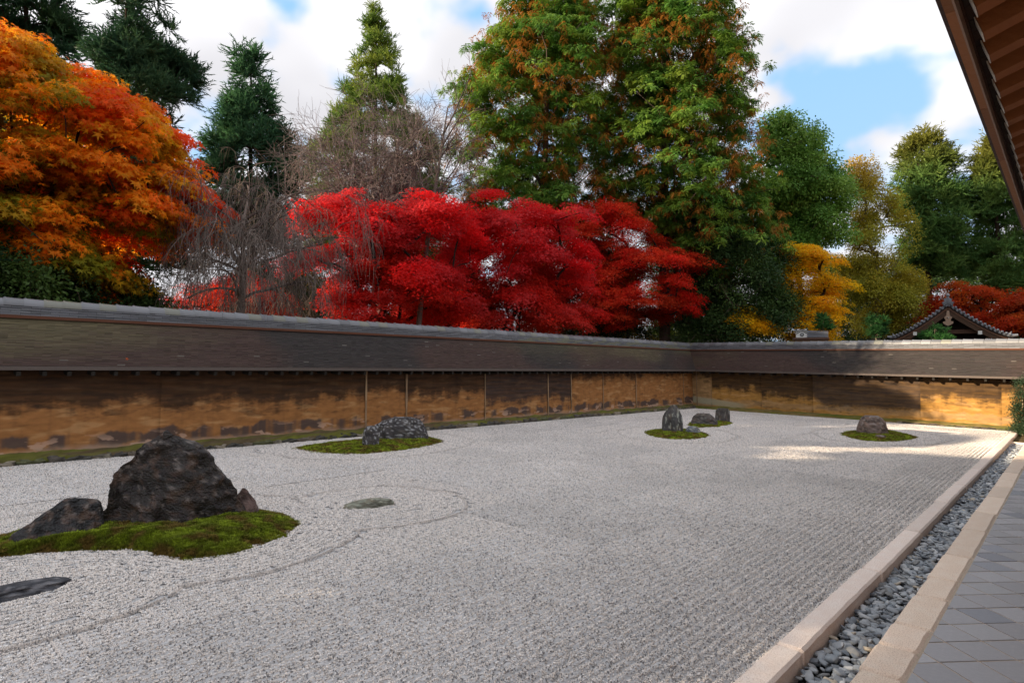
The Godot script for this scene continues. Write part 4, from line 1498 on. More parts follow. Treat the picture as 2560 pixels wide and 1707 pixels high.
# ------------------------------------------------------------------ eave of the temple hall over the walk
func build_temple_eave() -> void:
	var t := thing("temple_eave", "dark brown timber eave with white tipped rafters over the paved walk", "eave")
	var z0 := 3.0
	var z1 := -24.0
	var len := z0 - z1
	var zc := (z0 + z1) / 2
	var rise := 0.33
	var slope := Basis(Vector3.BACK, atan(rise))
	var wood := Color(0.24, 0.10, 0.04)
	var b := MB.new()
	b.box(Transform3D(Basis(), Vector3(-0.452, 3.625, zc)), Vector3(0.020, 0.03, len), Color(0.05, 0.03, 0.025))
	put("gutter_edge", b.mesh(M.wood), t)
	# bark lip of the roof: planks end to end
	var z := z0
	while z > z1:
		var e := z - rf(1.3, 2.0)
		b = MB.new()
		b.box(Transform3D(Basis(), Vector3(-0.423, 3.640, (z + e) / 2)), Vector3(0.040, 0.075, z - e - 0.006), wood * rf(0.8, 1.25))
		put("lip_board", b.mesh(M.wood), t)
		z = e
	b = MB.new()
	b.box(Transform3D(Basis(), Vector3(-0.398, 3.632, zc)), Vector3(0.009, 0.07, len), Color(0.30, 0.22, 0.18))
	put("fillet", b.mesh(M.wood), t)
	b = MB.new()
	b.box(Transform3D(Basis(), Vector3(-0.415, 3.705, zc)), Vector3(0.06, 0.06, len), Color(0.05, 0.022, 0.012))
	b.box(Transform3D(Basis(), Vector3(-0.365, 3.742, zc)), Vector3(0.10, 0.03, len), Color(0.05, 0.022, 0.012))
	put("eave_batten", b.mesh(M.wood), t)
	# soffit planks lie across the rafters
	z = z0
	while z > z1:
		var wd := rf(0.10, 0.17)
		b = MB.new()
		b.box(Transform3D(slope, Vector3(0.55, 3.712 + 0.92 * rise, z - wd / 2)), Vector3(1.98, 0.02, wd - 0.004), Color(0.016, 0.008, 0.005) * rf(0.6, 1.35))  # near-black planks: shade between the rafters is put into their colour
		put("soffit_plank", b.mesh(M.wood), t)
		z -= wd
	z = 1.82
	var rb := MB.new()
	var tail := Transform3D(slope, Vector3(1.0, 3.648 + 1.335 * rise, 0))
	rb.box(tail, Vector3(2.82, 0.10, 0.105), Color(0.25, 0.088, 0.030))
	var rafter := rb.mesh(M.wood)
	rb = MB.new()
	rb.box(Transform3D(slope, tail * Vector3(-1.415, 0, 0)), Vector3(0.005, 0.104, 0.109), Color(0.8, 0.79, 0.76))
	var cap := rb.mesh(M.white)
	while z > z1:
		put("rafter", rafter, t, Transform3D(Basis(), Vector3(0, 0, z)))
		put("rafter_end", cap, t, Transform3D(Basis(), Vector3(0, 0, z)))
		z -= 0.303
	b = MB.new()
	b.box(Transform3D(Basis(), Vector3(1.15, 3.86, zc)), Vector3(0.16, 0.22, len), Color(0.05, 0.025, 0.015))
	put("purlin", b.mesh(M.wood), t)
	b = MB.new()
	var top := Transform3D(slope, Vector3(1.85, 3.86 + 2.25 * rise, zc))
	b.box(top, Vector3(4.75, 0.12, len), Color(0.13, 0.10, 0.085))
	put("bark_roof", b.mesh(M.shingle), t)
	b = MB.new()
	b.box(Transform3D(Basis(), Vector3(2.6, 1.9, zc)), Vector3(0.16, 4.6, len), Color(0.10, 0.05, 0.028))  # hall wall out of view; closes the eave and blocks light from there
	put("unseen_timber_wall", b.mesh(M.wood), t)
	b = MB.new()
	b.box(Transform3D(Basis(), Vector3(2.0, 0.28, zc)), Vector3(1.0, 0.5, len), Color(0.14, 0.08, 0.045))
	put("veranda_floor", b.mesh(M.wood), t)


# ------------------------------------------------------------------ foliage
func star_leaf(b: MB, p: Vector3, out: Vector3, up: Vector3, size: float, col: Color) -> void:
	var x := out.normalized()
	var z := x.cross(up).normalized()
	for a in [-1.9, -0.95, 0.0, 0.95, 1.9]:
		var d: Vector3 = x * cos(a) + z * sin(a)
		var s: Vector3 = x * -sin(a) + z * cos(a)
		var l: float = size * (1.0 - 0.16 * absf(a))
		b.tri(p - s * size * 0.17, p + s * size * 0.17, p + d * l - up * size * 0.12, col)


func maple_spray(n: int, radius: float, size: float, face_out := 0.5) -> MB:
	var b := MB.new()
	for i in n:
		var r := radius * pow(rng.randf(), 0.6)
		var a := rf(0, TAU)
		var out := Vector3(cos(a), 0, sin(a))
		var p := out * r + Vector3.UP * (-0.45 * r * r / radius + rf(-0.07, 0.07))
		var up := (Vector3.UP + out * face_out + Vector3(rf(-0.7, 0.7), rf(-0.3, 0.3), rf(-0.7, 0.7)) * (0.5 + face_out)).normalized()
		var dir := (out + Vector3(rf(-0.8, 0.8), rf(-0.6, 0.1), rf(-0.8, 0.8)))
		dir = (dir - up * dir.dot(up)).normalized()
		star_leaf(b, p, dir, up, size * rf(0.7, 1.2), Color.WHITE * rf(0.75, 1.25))
	return b


func needle_tuft(n: int, radius: float, width: float, lift: float) -> MB:
	# short ropes of needles that turn up at the end
	var b := MB.new()
	var ropes := maxi(4, n / 9)
	for r in ropes:
		var a := rf(0, TAU)
		var dir := Vector3(cos(a), rf(-0.5, 0.9) + lift, sin(a)).normalized()
		var len := radius * rf(0.6, 1.1)
		for i in 9:
			var t := (i + 1) / 9.0
			var p := dir * len * t + Vector3.UP * 0.18 * radius * t * t
			var q := (dir + Vector3(rf(-0.8, 0.8), rf(-0.5, 0.9), rf(-0.8, 0.8))).normalized()
			var s := q.cross(Vector3(rf(-1, 1), rf(-1, 1), rf(-1, 1))).normalized() * width
			var l := radius * rf(0.22, 0.42)
			var c := Color.WHITE * rf(0.7, 1.25)
			b.tri(p - s, p + s, p + q * l, c)
			var s2 := q.cross(s).normalized() * width
			b.tri(p - s2, p + s2, p + q * l * 0.9, c)
	return b


func scale_spray(fans: int, radius: float, droop: float) -> MB:
	# flat fans of cypress scale-leaves hanging at the tips
	var b := MB.new()
	for f in fans:
		var a := rf(0, TAU)
		var dir := Vector3(cos(a), rf(-0.4, 0.6), sin(a)).normalized()
		var start := dir * radius * rf(0.1, 0.55)
		var side := dir.cross(Vector3.UP).normalized()
		side = (side + Vector3.UP * rf(-0.5, 0.5)).normalized()
		var c := Color.WHITE * rf(0.7, 1.3)
		for i in 11:
			var t := i / 10.0
			var sp := (rf(-1, 1)) * 0.9
			var p := start + dir * radius * 0.55 * t + Vector3.DOWN * droop * radius * t * t
			var d := (dir + side * sp + Vector3.DOWN * droop * (0.4 + t)).normalized()
			var w := d.cross(side.cross(dir)).normalized() * radius * 0.055
			var l := radius * rf(0.20, 0.34)
			b.tri(p, p + d * l * 0.5 + w, p + d * l, c * rf(0.85, 1.15))
			b.tri(p, p + d * l, p + d * l * 0.5 - w, c * rf(0.85, 1.15))
	return b


func leaf_ball(n: int, radius: float, size: float, hang: float) -> MB:
	var b := MB.new()
	for i in n:
		var d := Vector3(rf(-1, 1), rf(-0.8, 1), rf(-1, 1)).normalized()
		var p := d * radius * pow(rng.randf(), 0.45)
		p.y *= 0.75
		var q := (d + Vector3(rf(-0.8, 0.8), rf(-0.8, 0.4) - hang, rf(-0.8, 0.8))).normalized()
		var up := (Vector3.UP + Vector3(rf(-0.8, 0.8), 0, rf(-0.8, 0.8))).normalized()
		var w := q.cross(up).normalized() * size * 0.27
		var c := Color.WHITE * rf(0.7, 1.3)
		b.tri(p, p + q * size * 0.5 + w, p + q * size, c)
		b.tri(p, p + q * size, p + q * size * 0.5 - w, c)
	return b


var K := {}


func make_clumps() -> void:
	K.maple_near = []
	K.maple = []
	K.cedar = []
	K.cypress = []
	K.cypress_brown = []
	K.broad = []
	K.small = []
	for i in 4:
		K.maple_near.append(maple_spray(46, 0.50, 0.125, 0.9).mesh(M.maple))
		K.maple.append(maple_spray(84, 0.52, 0.068).mesh(M.maple))
		K.cedar.append(needle_tuft(80, 0.55, 0.022, 0.15).mesh(M.needle))
		K.cypress.append(scale_spray(22, 0.33, 0.30).mesh(M.needle))
		K.cypress_brown.append(scale_spray(12, 0.25, 0.55).mesh(M.needle))
		K.broad.append(leaf_ball(110, 0.62, 0.17, 0.4).mesh(M.leaf))
		K.small.append(leaf_ball(120, 0.5, 0.10, 0.2).mesh(M.leaf))


func crown_points(rows: Array, o: Dictionary) -> Array:
	# [place, how far out 0..1, how far up 0..1]
	var out := []
	var n: int = o.count
	var y0: float = rows[0][0]
	var y1: float = rows[rows.size() - 1][0]
	var widest := 0.0
	for r in rows:
		widest = maxf(widest, r[2] - r[1])
	var nn := noise(o.seed, o.get("freq", 0.35), 3)
	var thr: float = o.get("gaps", -0.1)
	var flat: float = o.get("flat", 1.0)
	var tries := 0
	while out.size() < n and tries < n * 14:
		tries += 1
		var y := rf(y0, y1)
		var lr := lerp_rows(rows, y)
		var half := maxf((lr.y - lr.x) / 2 - o.get("inset", 0.2), 0.06)
		if rng.randf() > half / (widest * 0.5) + 0.08:
			continue
		var rho := pow(rng.randf(), o.get("shell", 0.38))
		var a := rf(0, TAU)
		half *= 1.0 + nn.get_noise_3d(cos(a) * 1.6, y * 1.1 + 50.0, sin(a) * 1.6) * o.get("uneven", 0.4)
		var deep: float = minf(half * o.get("depth", 0.85), o.get("deep", 9.0))
		var p := Vector3((lr.x + lr.y) / 2 + half * rho * cos(a), y, deep * rho * sin(a))
		if nn.get_noise_3d(p.x, p.y * flat, p.z) < thr:
			continue
		# a bough: a small mass of sprays round this place, hanging outwards
		var per: int = o.get("per", 9)
		var br: float = o.get("bough", 0.55) * rf(0.7, 1.3)
		var bh: float = br * o.get("bough_flat", 0.5)
		var away := Vector3(p.x - (lr.x + lr.y) / 2, 0, p.z)
		away = away.normalized() if away.length() > 0.05 else Vector3.RIGHT
		for i in per:
			var d := Vector3(rf(-1, 1), rf(-1, 1), rf(-1, 1))
			if d.length() > 1.0:
				d *= 0.6
			var along := d.dot(away)
			var q := p + Vector3(d.x * br, d.y * bh - maxf(along, -0.3) * br * o.get("droop", 0.25), d.z * br)
			out.append([q, clampf(rho + along * 0.25 + d.y * 0.15, 0.0, 1.0), (q.y - y0) / (y1 - y0)])
	return out


func limbs(trunk: Array, radii: Array, goals: Array, col: Color, tip: float) -> Array:
	# joins the goals to the trunk, nearest first: returns [trunk mesh, limb mesh]
	var tb := MB.new()
	tb.tube(trunk, radii, 10, col)
	var pos := []
	var par := []
	var rad := []
	for i in trunk.size():
		pos.append(trunk[i])
		par.append(-1)
		rad.append(0.0)
	var order := []
	for g in goals:
		var d := INF
		for p in trunk:
			d = minf(d, (p as Vector3).distance_squared_to(g))
		order.append([d, g])
	order.sort_custom(func(u, w): return u[0] < w[0])
	for e in order:
		var g: Vector3 = e[1]
		var best := -1
		var cost := INF
		for i in pos.size():
			var q: Vector3 = pos[i]
			var c := q.distance_to(g) + maxf(0.0, q.y - g.y + 0.1) * 1.6 + (0.0 if par[i] >= 0 else 0.25)
			if c < cost:
				cost = c
				best = i
		pos.append(g)
		par.append(best)
		rad.append(tip * tip)
	for i in range(pos.size() - 1, -1, -1):
		if par[i] >= 0:
			rad[par[i]] += rad[i] * 0.9
	var lb := MB.new()
	for i in pos.size():
		if par[i] < 0:
			continue
		var a: Vector3 = pos[par[i]]
		var z: Vector3 = pos[i]
		var l := a.distance_to(z)
		var r0 := minf(sqrt(rad[i]) * 1.15, 0.14)
		var m := a.lerp(z, 0.5) + Vector3(rf(-0.08, 0.08), rf(0.0, 0.12), rf(-0.08, 0.08)) * l
		lb.tube([a, m, z], [r0, r0 * 0.9, maxf(r0 * 0.75, tip * 0.6)], 5, col * rf(0.8, 1.2))
	return [tb, lb]


func tree(called: String, label: String, at: Vector3, turn: float, rows: Array, kinds: Array, tint: Callable, o: Dictionary) -> Node3D:
	rng.seed = o.seed
	var root := thing(called, label, o.get("category", "tree"), at, deg_to_rad(turn), o.get("group", ""))
	var pts := crown_points(rows, o)
	var y0: float = rows[0][0]
	var y1: float = rows[rows.size() - 1][0]
	var top: float = lerpf(y0, y1, o.get("trunk_to", 0.55))
	var foot: Vector3 = o.get("foot", Vector3.ZERO)
	var lr := lerp_rows(rows, top)
	var head := Vector3((lr.x + lr.y) / 2 * o.get("trunk_lean", 1.0), top, 0)
	var trunk := []
	var radii := []
	var rr: float = o.get("trunk", 0.2)
	for i in 9:
		var t := i / 8.0
		trunk.append(foot.lerp(head, t) + Vector3(rf(-1, 1), 0, rf(-1, 1)) * 0.06 * o.get("bend", 1.0) * (1.0 if i > 0 and i < 8 else 0.0))
		radii.append(rr * lerpf(1.0, o.get("trunk_tip", 0.25), t) * (1.25 if i == 0 else 1.0))
	trunk[0].y = -0.15
	var goals := []
	var every: int = maxi(1, pts.size() / int(o.get("limbs", 160)))
	for i in range(0, pts.size(), every):
		var p: Vector3 = pts[i][0]
		goals.append(Vector3(p.x * 0.94, p.y - 0.1, p.z * 0.94))
	var bark: Color = o.get("bark", Color(0.05, 0.04, 0.032))
	var both := limbs(trunk, radii, goals, bark, o.get("tip", 0.012))
	put("trunk", (both[0] as MB).mesh(M.bark), root)
	put("limbs", (both[1] as MB).mesh(M.twig), root).set_meta("kind", "stuff")
	var places := []
	var tints := []
	for i in kinds.size():
		places.append([])
		tints.append([])
	var size: float = o.get("size", 1.0)
	var tone := noise(o.seed + 5, o.get("tone_freq", 0.6), 3)
	for q in pts:
		var p: Vector3 = q[0]
		var k := rng.randi() % kinds.size()
		var out := Vector3(p.x, 0, p.z).normalized()
		var tilt := Basis(Vector3.UP.cross(out).normalized() if out.length() > 0.1 else Vector3.RIGHT, rf(0.0, o.get("tilt", 0.5)))
		places[k].append(Transform3D(tilt * Basis(Vector3.UP, rf(0, TAU)) * Basis.from_scale(Vector3.ONE * size * rf(0.75, 1.25)), p))
		var c: Color = tint.call(p, q[1], q[2], tone.get_noise_3dv(p))
		tints[k].append(c * rf(0.85, 1.15))
	# one crown: the variants of its sprays are parts of it
	var crown := Node3D.new()
	crown.name = "crown"
	root.add_child(crown, true)
	for k in kinds.size():
		scatter("leaf_sprays", kinds[k], places[k], tints[k], crown).set_meta("kind", "stuff")
	return root


func grow(b: MB, p: Vector3, d: Vector3, len: float, r: float, depth: int, o: Dictionary) -> void:
	var steps := 5
	var pts := [p]
	var rad := [r]
	var dir := d
	var q := p
	var sag: float = o.sag[depth]
	for i in steps:
		dir = (dir + Vector3(rf(-1, 1), rf(-1, 1), rf(-1, 1)) * o.kink + Vector3.DOWN * sag).normalized()
		q += dir * len / steps
		pts.append(q)
		rad.append(lerpf(r, r * o.taper, (i + 1.0) / steps))
	b.tube(pts, rad, 3 if r < 0.02 else 6, (o.bark as Color) * rf(0.4, 1.3))
	if depth == 0:
		return
	for i in int(o.kids[depth]):
		var t := pow(rng.randf(), 0.7) * 0.92 + 0.08
		var k := mini(int(t * steps), steps - 1)
		var at: Vector3 = (pts[k] as Vector3).lerp(pts[k + 1], t * steps - k)
		var along: Vector3 = ((pts[k + 1] as Vector3) - pts[k]).normalized()
		var away := along.cross(Vector3(rf(-1, 1), rf(-1, 1), rf(-1, 1))).normalized()
		var nd: Vector3 = (along * o.forward + away + Vector3.UP * o.rise[depth]).normalized()
		grow(b, at, nd, len * rf(o.shrink * 0.75, o.shrink * 1.25), maxf(rad[k] * o.thin, o.tip), depth - 1, o)


func bare_tree(called: String, label: String, at: Vector3, trunk: Array, radii: Array, starts: Array, o: Dictionary) -> Node3D:
	var root := thing(called, label, "tree", at, o.get("turn", 0.0))
	var b := MB.new()
	b.tube(trunk, radii, 9, o.bark)
	put("trunk", b.mesh(M.bark), root)
	b = MB.new()
	for s in starts:
		grow(b, s[0], (s[1] as Vector3).normalized(), s[2], s[3], o.depth, o)
	put("twigs", b.mesh(M.twig), root).set_meta("kind", "stuff")
	return root


func mixed(a: Color, b: Color, t: float) -> Color:
	return a.lerp(b, clampf(t, 0.0, 1.0))


func build_trees() -> void:
	make_clumps()
	var R := tree_rows()
	# ---- maples
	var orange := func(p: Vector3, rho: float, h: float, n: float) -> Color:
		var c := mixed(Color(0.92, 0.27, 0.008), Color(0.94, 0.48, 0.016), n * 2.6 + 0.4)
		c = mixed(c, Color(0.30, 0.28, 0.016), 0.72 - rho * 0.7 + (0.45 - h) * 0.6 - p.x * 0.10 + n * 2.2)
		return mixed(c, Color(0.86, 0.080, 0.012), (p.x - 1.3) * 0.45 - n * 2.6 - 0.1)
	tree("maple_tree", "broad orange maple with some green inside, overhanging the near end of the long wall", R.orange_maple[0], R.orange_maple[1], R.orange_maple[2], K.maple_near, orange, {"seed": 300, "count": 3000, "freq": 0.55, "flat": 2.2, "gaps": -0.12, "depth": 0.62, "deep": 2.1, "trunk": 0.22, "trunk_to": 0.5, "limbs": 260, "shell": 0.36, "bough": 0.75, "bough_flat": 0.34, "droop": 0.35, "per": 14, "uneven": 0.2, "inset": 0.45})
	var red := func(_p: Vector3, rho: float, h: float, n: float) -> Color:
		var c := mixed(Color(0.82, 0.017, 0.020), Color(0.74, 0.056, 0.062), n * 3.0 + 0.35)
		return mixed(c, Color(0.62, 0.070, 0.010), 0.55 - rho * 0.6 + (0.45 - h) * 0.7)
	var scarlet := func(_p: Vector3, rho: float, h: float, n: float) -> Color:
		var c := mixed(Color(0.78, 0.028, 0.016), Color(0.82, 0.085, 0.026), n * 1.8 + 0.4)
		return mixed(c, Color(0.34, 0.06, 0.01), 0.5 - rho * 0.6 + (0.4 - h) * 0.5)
	var maple := {"freq": 0.5, "flat": 1.7, "gaps": -0.10, "inset": 0.1, "depth": 0.8, "deep": 2.2, "uneven": 0.2, "tip": 0.016, "bough": 0.8, "bough_flat": 0.36, "droop": 0.3, "per": 15, "trunk": 0.15, "trunk_to": 0.25, "limbs": 220, "shell": 0.4, "bark": Color(0.035, 0.026, 0.022)}
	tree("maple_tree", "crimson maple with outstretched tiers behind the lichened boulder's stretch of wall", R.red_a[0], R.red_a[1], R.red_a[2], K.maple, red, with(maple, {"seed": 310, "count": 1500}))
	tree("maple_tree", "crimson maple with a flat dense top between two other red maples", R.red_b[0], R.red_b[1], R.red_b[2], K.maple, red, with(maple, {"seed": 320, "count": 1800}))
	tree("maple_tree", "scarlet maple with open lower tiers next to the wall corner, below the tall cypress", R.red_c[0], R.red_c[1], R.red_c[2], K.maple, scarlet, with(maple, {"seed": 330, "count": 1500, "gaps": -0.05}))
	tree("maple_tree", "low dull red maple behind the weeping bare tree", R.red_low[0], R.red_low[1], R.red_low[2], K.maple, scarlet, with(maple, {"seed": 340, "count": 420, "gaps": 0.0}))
	var fire := func(_p: Vector3, rho: float, _h: float, n: float) -> Color:
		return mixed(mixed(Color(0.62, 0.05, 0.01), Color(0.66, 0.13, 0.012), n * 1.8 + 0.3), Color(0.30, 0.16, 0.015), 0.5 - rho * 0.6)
	tree("maple_tree", "orange red maple directly behind the gatehouse ridge", R.red_r[0], R.red_r[1], R.red_r[2], K.maple, fire, with(maple, {"seed": 350, "count": 420, "size": 1.2}))
	tree("maple_tree", "fiery orange maple at the edge of view past the gatehouse roof", R.red_rr[0], R.red_rr[1], R.red_rr[2], K.maple, fire, with(maple, {"seed": 360, "count": 420, "size": 1.2}))
	var gold := func(_p: Vector3, rho: float, _h: float, n: float) -> Color:
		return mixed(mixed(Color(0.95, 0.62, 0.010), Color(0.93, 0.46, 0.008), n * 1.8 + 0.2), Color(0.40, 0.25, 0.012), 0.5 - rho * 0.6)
	tree("maple_tree", "bright golden maple in stacked tiers above the small white gable", R.yellow[0], R.yellow[1], R.yellow[2], K.maple, gold, with(maple, {"seed": 370, "count": 1000, "gaps": -0.08, "flat": 2.5, "freq": 0.6}))
	tree("maple_tree", "sparse golden maple reaching low over the wall corner", R.yellow_b[0], R.yellow_b[1], R.yellow_b[2], K.maple, gold, with(maple, {"seed": 380, "count": 300, "gaps": 0.0, "trunk": 0.08}))
	# ---- conifers
	var cedar := {"bough": 0.75, "bough_flat": 0.6, "droop": 0.6, "per": 9, "freq": 0.45, "flat": 1.2, "gaps": -0.16, "trunk": 0.3, "trunk_to": 0.97, "trunk_tip": 0.08, "limbs": 220, "shell": 0.33, "tilt": 0.9, "bark": Color(0.06, 0.04, 0.03)}
	var deep := func(_p: Vector3, rho: float, _h: float, n: float) -> Color:
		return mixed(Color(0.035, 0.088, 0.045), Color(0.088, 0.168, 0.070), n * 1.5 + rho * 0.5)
	var a := tree("cedar_tree", "tall dark cedar rising out of frame behind the orange maple", R.cedar_a[0], R.cedar_a[1], R.cedar_a[2], K.cedar, deep, with(cedar, {"seed": 400, "count": 1500, "size": 1.25}))
	tree("cedar_tree", "dark cedar with a drooping right flank, top cut off by the frame", R.cedar_b[0], R.cedar_b[1], R.cedar_b[2], K.cedar, deep, with(cedar, {"seed": 410, "count": 1500, "size": 1.1, "gaps": -0.08}))
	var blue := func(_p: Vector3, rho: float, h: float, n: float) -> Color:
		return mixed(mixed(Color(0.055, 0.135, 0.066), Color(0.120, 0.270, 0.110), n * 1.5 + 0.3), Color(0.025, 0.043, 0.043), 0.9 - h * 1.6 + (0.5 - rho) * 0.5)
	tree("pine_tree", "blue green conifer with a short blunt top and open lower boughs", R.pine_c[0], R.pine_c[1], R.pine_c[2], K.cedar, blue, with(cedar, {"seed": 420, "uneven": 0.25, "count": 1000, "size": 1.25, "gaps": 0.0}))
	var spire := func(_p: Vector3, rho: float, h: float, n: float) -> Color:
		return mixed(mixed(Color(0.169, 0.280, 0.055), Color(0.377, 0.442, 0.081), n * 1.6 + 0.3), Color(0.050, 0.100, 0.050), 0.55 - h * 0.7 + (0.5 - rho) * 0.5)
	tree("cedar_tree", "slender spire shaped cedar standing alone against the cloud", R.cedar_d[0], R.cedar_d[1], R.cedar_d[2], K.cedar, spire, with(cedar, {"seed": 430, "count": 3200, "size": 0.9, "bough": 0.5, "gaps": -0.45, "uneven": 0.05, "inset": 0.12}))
	var cyp := func(_p: Vector3, rho: float, h: float, n: float) -> Color:
		var c := mixed(Color(0.126, 0.280, 0.050), Color(0.350, 0.504, 0.073), n * 1.4 + 0.3 + (rho - 0.6) * 0.4)
		return mixed(c, Color(0.20, 0.12, 0.02), ss(0.12, 0.42, n) * 0.35 * h)
	var rust := func(_p: Vector3, _rho: float, _h: float, n: float) -> Color:
		return mixed(Color(0.56, 0.250, 0.045), Color(0.42, 0.150, 0.034), n + 0.4)
	var cypress := {"bough": 0.75, "bough_flat": 0.6, "droop": 0.7, "per": 9, "freq": 0.42, "flat": 1.25, "gaps": -0.04, "trunk": 0.34, "trunk_to": 0.95, "trunk_tip": 0.15, "limbs": 320, "size": 0.92, "inset": 0.0, "shell": 0.42, "tilt": 0.7, "bark": Color(0.12, 0.085, 0.065), "tip": 0.016}
	for e in [["cyp_a", "tall cypress with rusty tips, the one next to the slender cedar", 440, 5600], ["cyp_b", "tallest cypress with rusty hanging tips and its pale trunk showing, nearest the wall corner", 450, 6400]]:
		var row: Array = R[e[0]]
		var t := tree("cypress_tree", e[1], row[0], row[1], row[2], K.cypress, cyp, with(cypress, {"seed": e[2], "count": e[3]}))
		var pts := crown_points(row[2], with(cypress, {"seed": e[2] + 1, "count": int(e[3] * 0.4), "per": 2, "gaps": -0.3}))
		var places := []
		var tints := []
		for q in pts:
			places.append(Transform3D(Basis(Vector3.UP, rf(0, TAU)) * Basis.from_scale(Vector3.ONE * rf(0.7, 1.2)), q[0] + Vector3(rf(-0.2, 0.2), rf(-0.35, 0.05), rf(-0.2, 0.2))))
			tints.append(rust.call(q[0], q[1], q[2], rf(-0.4, 0.4)))
		scatter("rusty_tips", K.cypress_brown[0], places, tints, t.get_node("crown")).set_meta("kind", "stuff")
	var lit := func(_p: Vector3, rho: float, h: float, n: float) -> Color:
		return mixed(mixed(Color(0.111, 0.230, 0.061), Color(0.238, 0.365, 0.085), n * 1.4 + 0.3), Color(0.24, 0.225, 0.035), ss(0.55, 0.95, h) * 0.9)  # crown top tinted yellow: its sunlit look is put into the colour
	tree("cedar_tree", "plump dark cedar with a sunlit yellow top painted in, behind the gatehouse", R.con_r[0], R.con_r[1], R.con_r[2], K.cedar, lit, with(cedar, {"seed": 460, "count": 1100, "size": 1.25, "foot": Vector3(0, 0, 0)}))
	tree("cedar_tree", "dark cedar half hidden by the timber eave", R.con_rr[0], R.con_rr[1], R.con_rr[2], K.cedar, lit, with(cedar, {"seed": 470, "count": 1000, "size": 1.25}))
	# ---- broadleaved trees
	var broad := {"bough": 0.75, "bough_flat": 0.75, "droop": 0.3, "per": 8, "freq": 0.4, "flat": 1.3, "gaps": -0.12, "trunk": 0.28, "trunk_to": 0.45, "limbs": 260, "shell": 0.36, "tilt": 0.5, "bark": Color(0.16, 0.13, 0.095), "tip": 0.016}
	var fresh := func(_p: Vector3, rho: float, h: float, n: float) -> Color:
		return mixed(mixed(Color(0.140, 0.290, 0.050), Color(0.320, 0.500, 0.085), n * 1.5 + 0.35), Color(0.14, 0.19, 0.045), ss(0.1, 0.4, n) * h * 0.6)
	tree("round_tree", "round headed fresh green tree with pale limbs, under the blue gap", R.round_green[0], R.round_green[1], R.round_green[2], K.broad, fresh, with(broad, {"seed": 480, "count": 1150, "gaps": -0.05}))
	var olive := func(_p: Vector3, _rho: float, h: float, n: float) -> Color:
		return mixed(mixed(Color(0.546, 0.429, 0.044), Color(0.325, 0.364, 0.044), n * 1.8 + 0.4), Color(0.56, 0.36, 0.04), ss(0.7, 1.0, h) * 0.8 + ss(0.15, 0.4, n) * 0.3)
	tree("olive_tree", "loose yellow olive tree with forked stems beside the round green one", R.olive[0], R.olive[1], R.olive[2], K.small, olive, with(broad, {"seed": 490, "count": 780, "gaps": 0.02, "size": 1.15, "category": "tree"}))
	var gloom := func(_p: Vector3, _rho: float, _h: float, n: float) -> Color:
		return mixed(Color(0.040, 0.081, 0.025), Color(0.090, 0.153, 0.036), n * 1.5 + 0.3)
	tree("evergreen_tree", "dark leafy evergreen filling the space under the tallest cypress", R.dark_r[0], R.dark_r[1], R.dark_r[2], K.small, gloom, with(broad, {"seed": 500, "count": 1000, "gaps": -0.06, "size": 1.2}))
	var mid := func(_p: Vector3, _rho: float, _h: float, n: float) -> Color:
		return mixed(Color(0.07, 0.13, 0.02), Color(0.16, 0.20, 0.025), n * 1.5 + 0.4)
	tree("leafy_tree", "yellow green tree glimpsed between the cypress trunks", R.light_green_back[0], R.light_green_back[1], R.light_green_back[2], K.small, mid, with(broad, {"seed": 510, "count": 1000, "gaps": -0.06, "size": 1.3}))
	tree("evergreen_tree", "low dark evergreen behind the golden maple", R.dark_fill_a[0], R.dark_fill_a[1], R.dark_fill_a[2], K.small, gloom, with(broad, {"seed": 520, "count": 800, "size": 1.4}))
	tree("evergreen_tree", "broad dark evergreen far behind the gatehouse roof", R.dark_fill_b[0], R.dark_fill_b[1], R.dark_fill_b[2], K.small, gloom, with(broad, {"seed": 530, "count": 800, "size": 1.4}))
	var under := func(_p: Vector3, _rho: float, _h: float, n: float) -> Color:
		return mixed(mixed(Color(0.03, 0.05, 0.014), Color(0.10, 0.11, 0.02), n * 1.5 + 0.3), Color(0.42, 0.22, 0.015), ss(0.25, 0.45, n))
	tree("understorey_tree", "low dark green and amber tree far behind the weeping tree", R.under_c[0], R.under_c[1], R.under_c[2], K.small, under, with(broad, {"seed": 545, "count": 700, "gaps": -0.02, "size": 1.2, "trunk": 0.12}))
	tree("understorey_tree", "small green and amber tree behind the trunk of the first crimson maple", R.under_a[0], R.under_a[1], R.under_a[2], K.small, under, with(broad, {"seed": 540, "count": 800, "gaps": -0.1, "size": 1.2, "trunk": 0.12}))
	tree("understorey_tree", "small green and amber tree behind the flat topped and scarlet maples", R.under_b[0], R.under_b[1], R.under_b[2], K.small, under, with(broad, {"seed": 550, "count": 1150, "gaps": -0.1, "size": 1.2, "trunk": 0.12}))
	tree("evergreen_shrub", "dark glossy shrub under the orange maple, above the nearest wall tiles", R.dark_shrub_a[0], R.dark_shrub_a[1], R.dark_shrub_a[2], K.small, gloom, with(broad, {"seed": 560, "count": 260, "deep": 1.0, "trunk": 0.06, "category": "shrub"}))
	tree("evergreen_shrub", "dark shrub at the trailing edge of the orange maple", R.dark_shrub_b[0], R.dark_shrub_b[1], R.dark_shrub_b[2], K.small, gloom, with(broad, {"seed": 570, "count": 150, "deep": 0.8, "trunk": 0.05, "category": "shrub"}))
	var sprig := func(_p: Vector3, _rho: float, _h: float, n: float) -> Color:
		return mixed(Color(0.03, 0.10, 0.03), Color(0.05, 0.16, 0.035), n + 0.5)
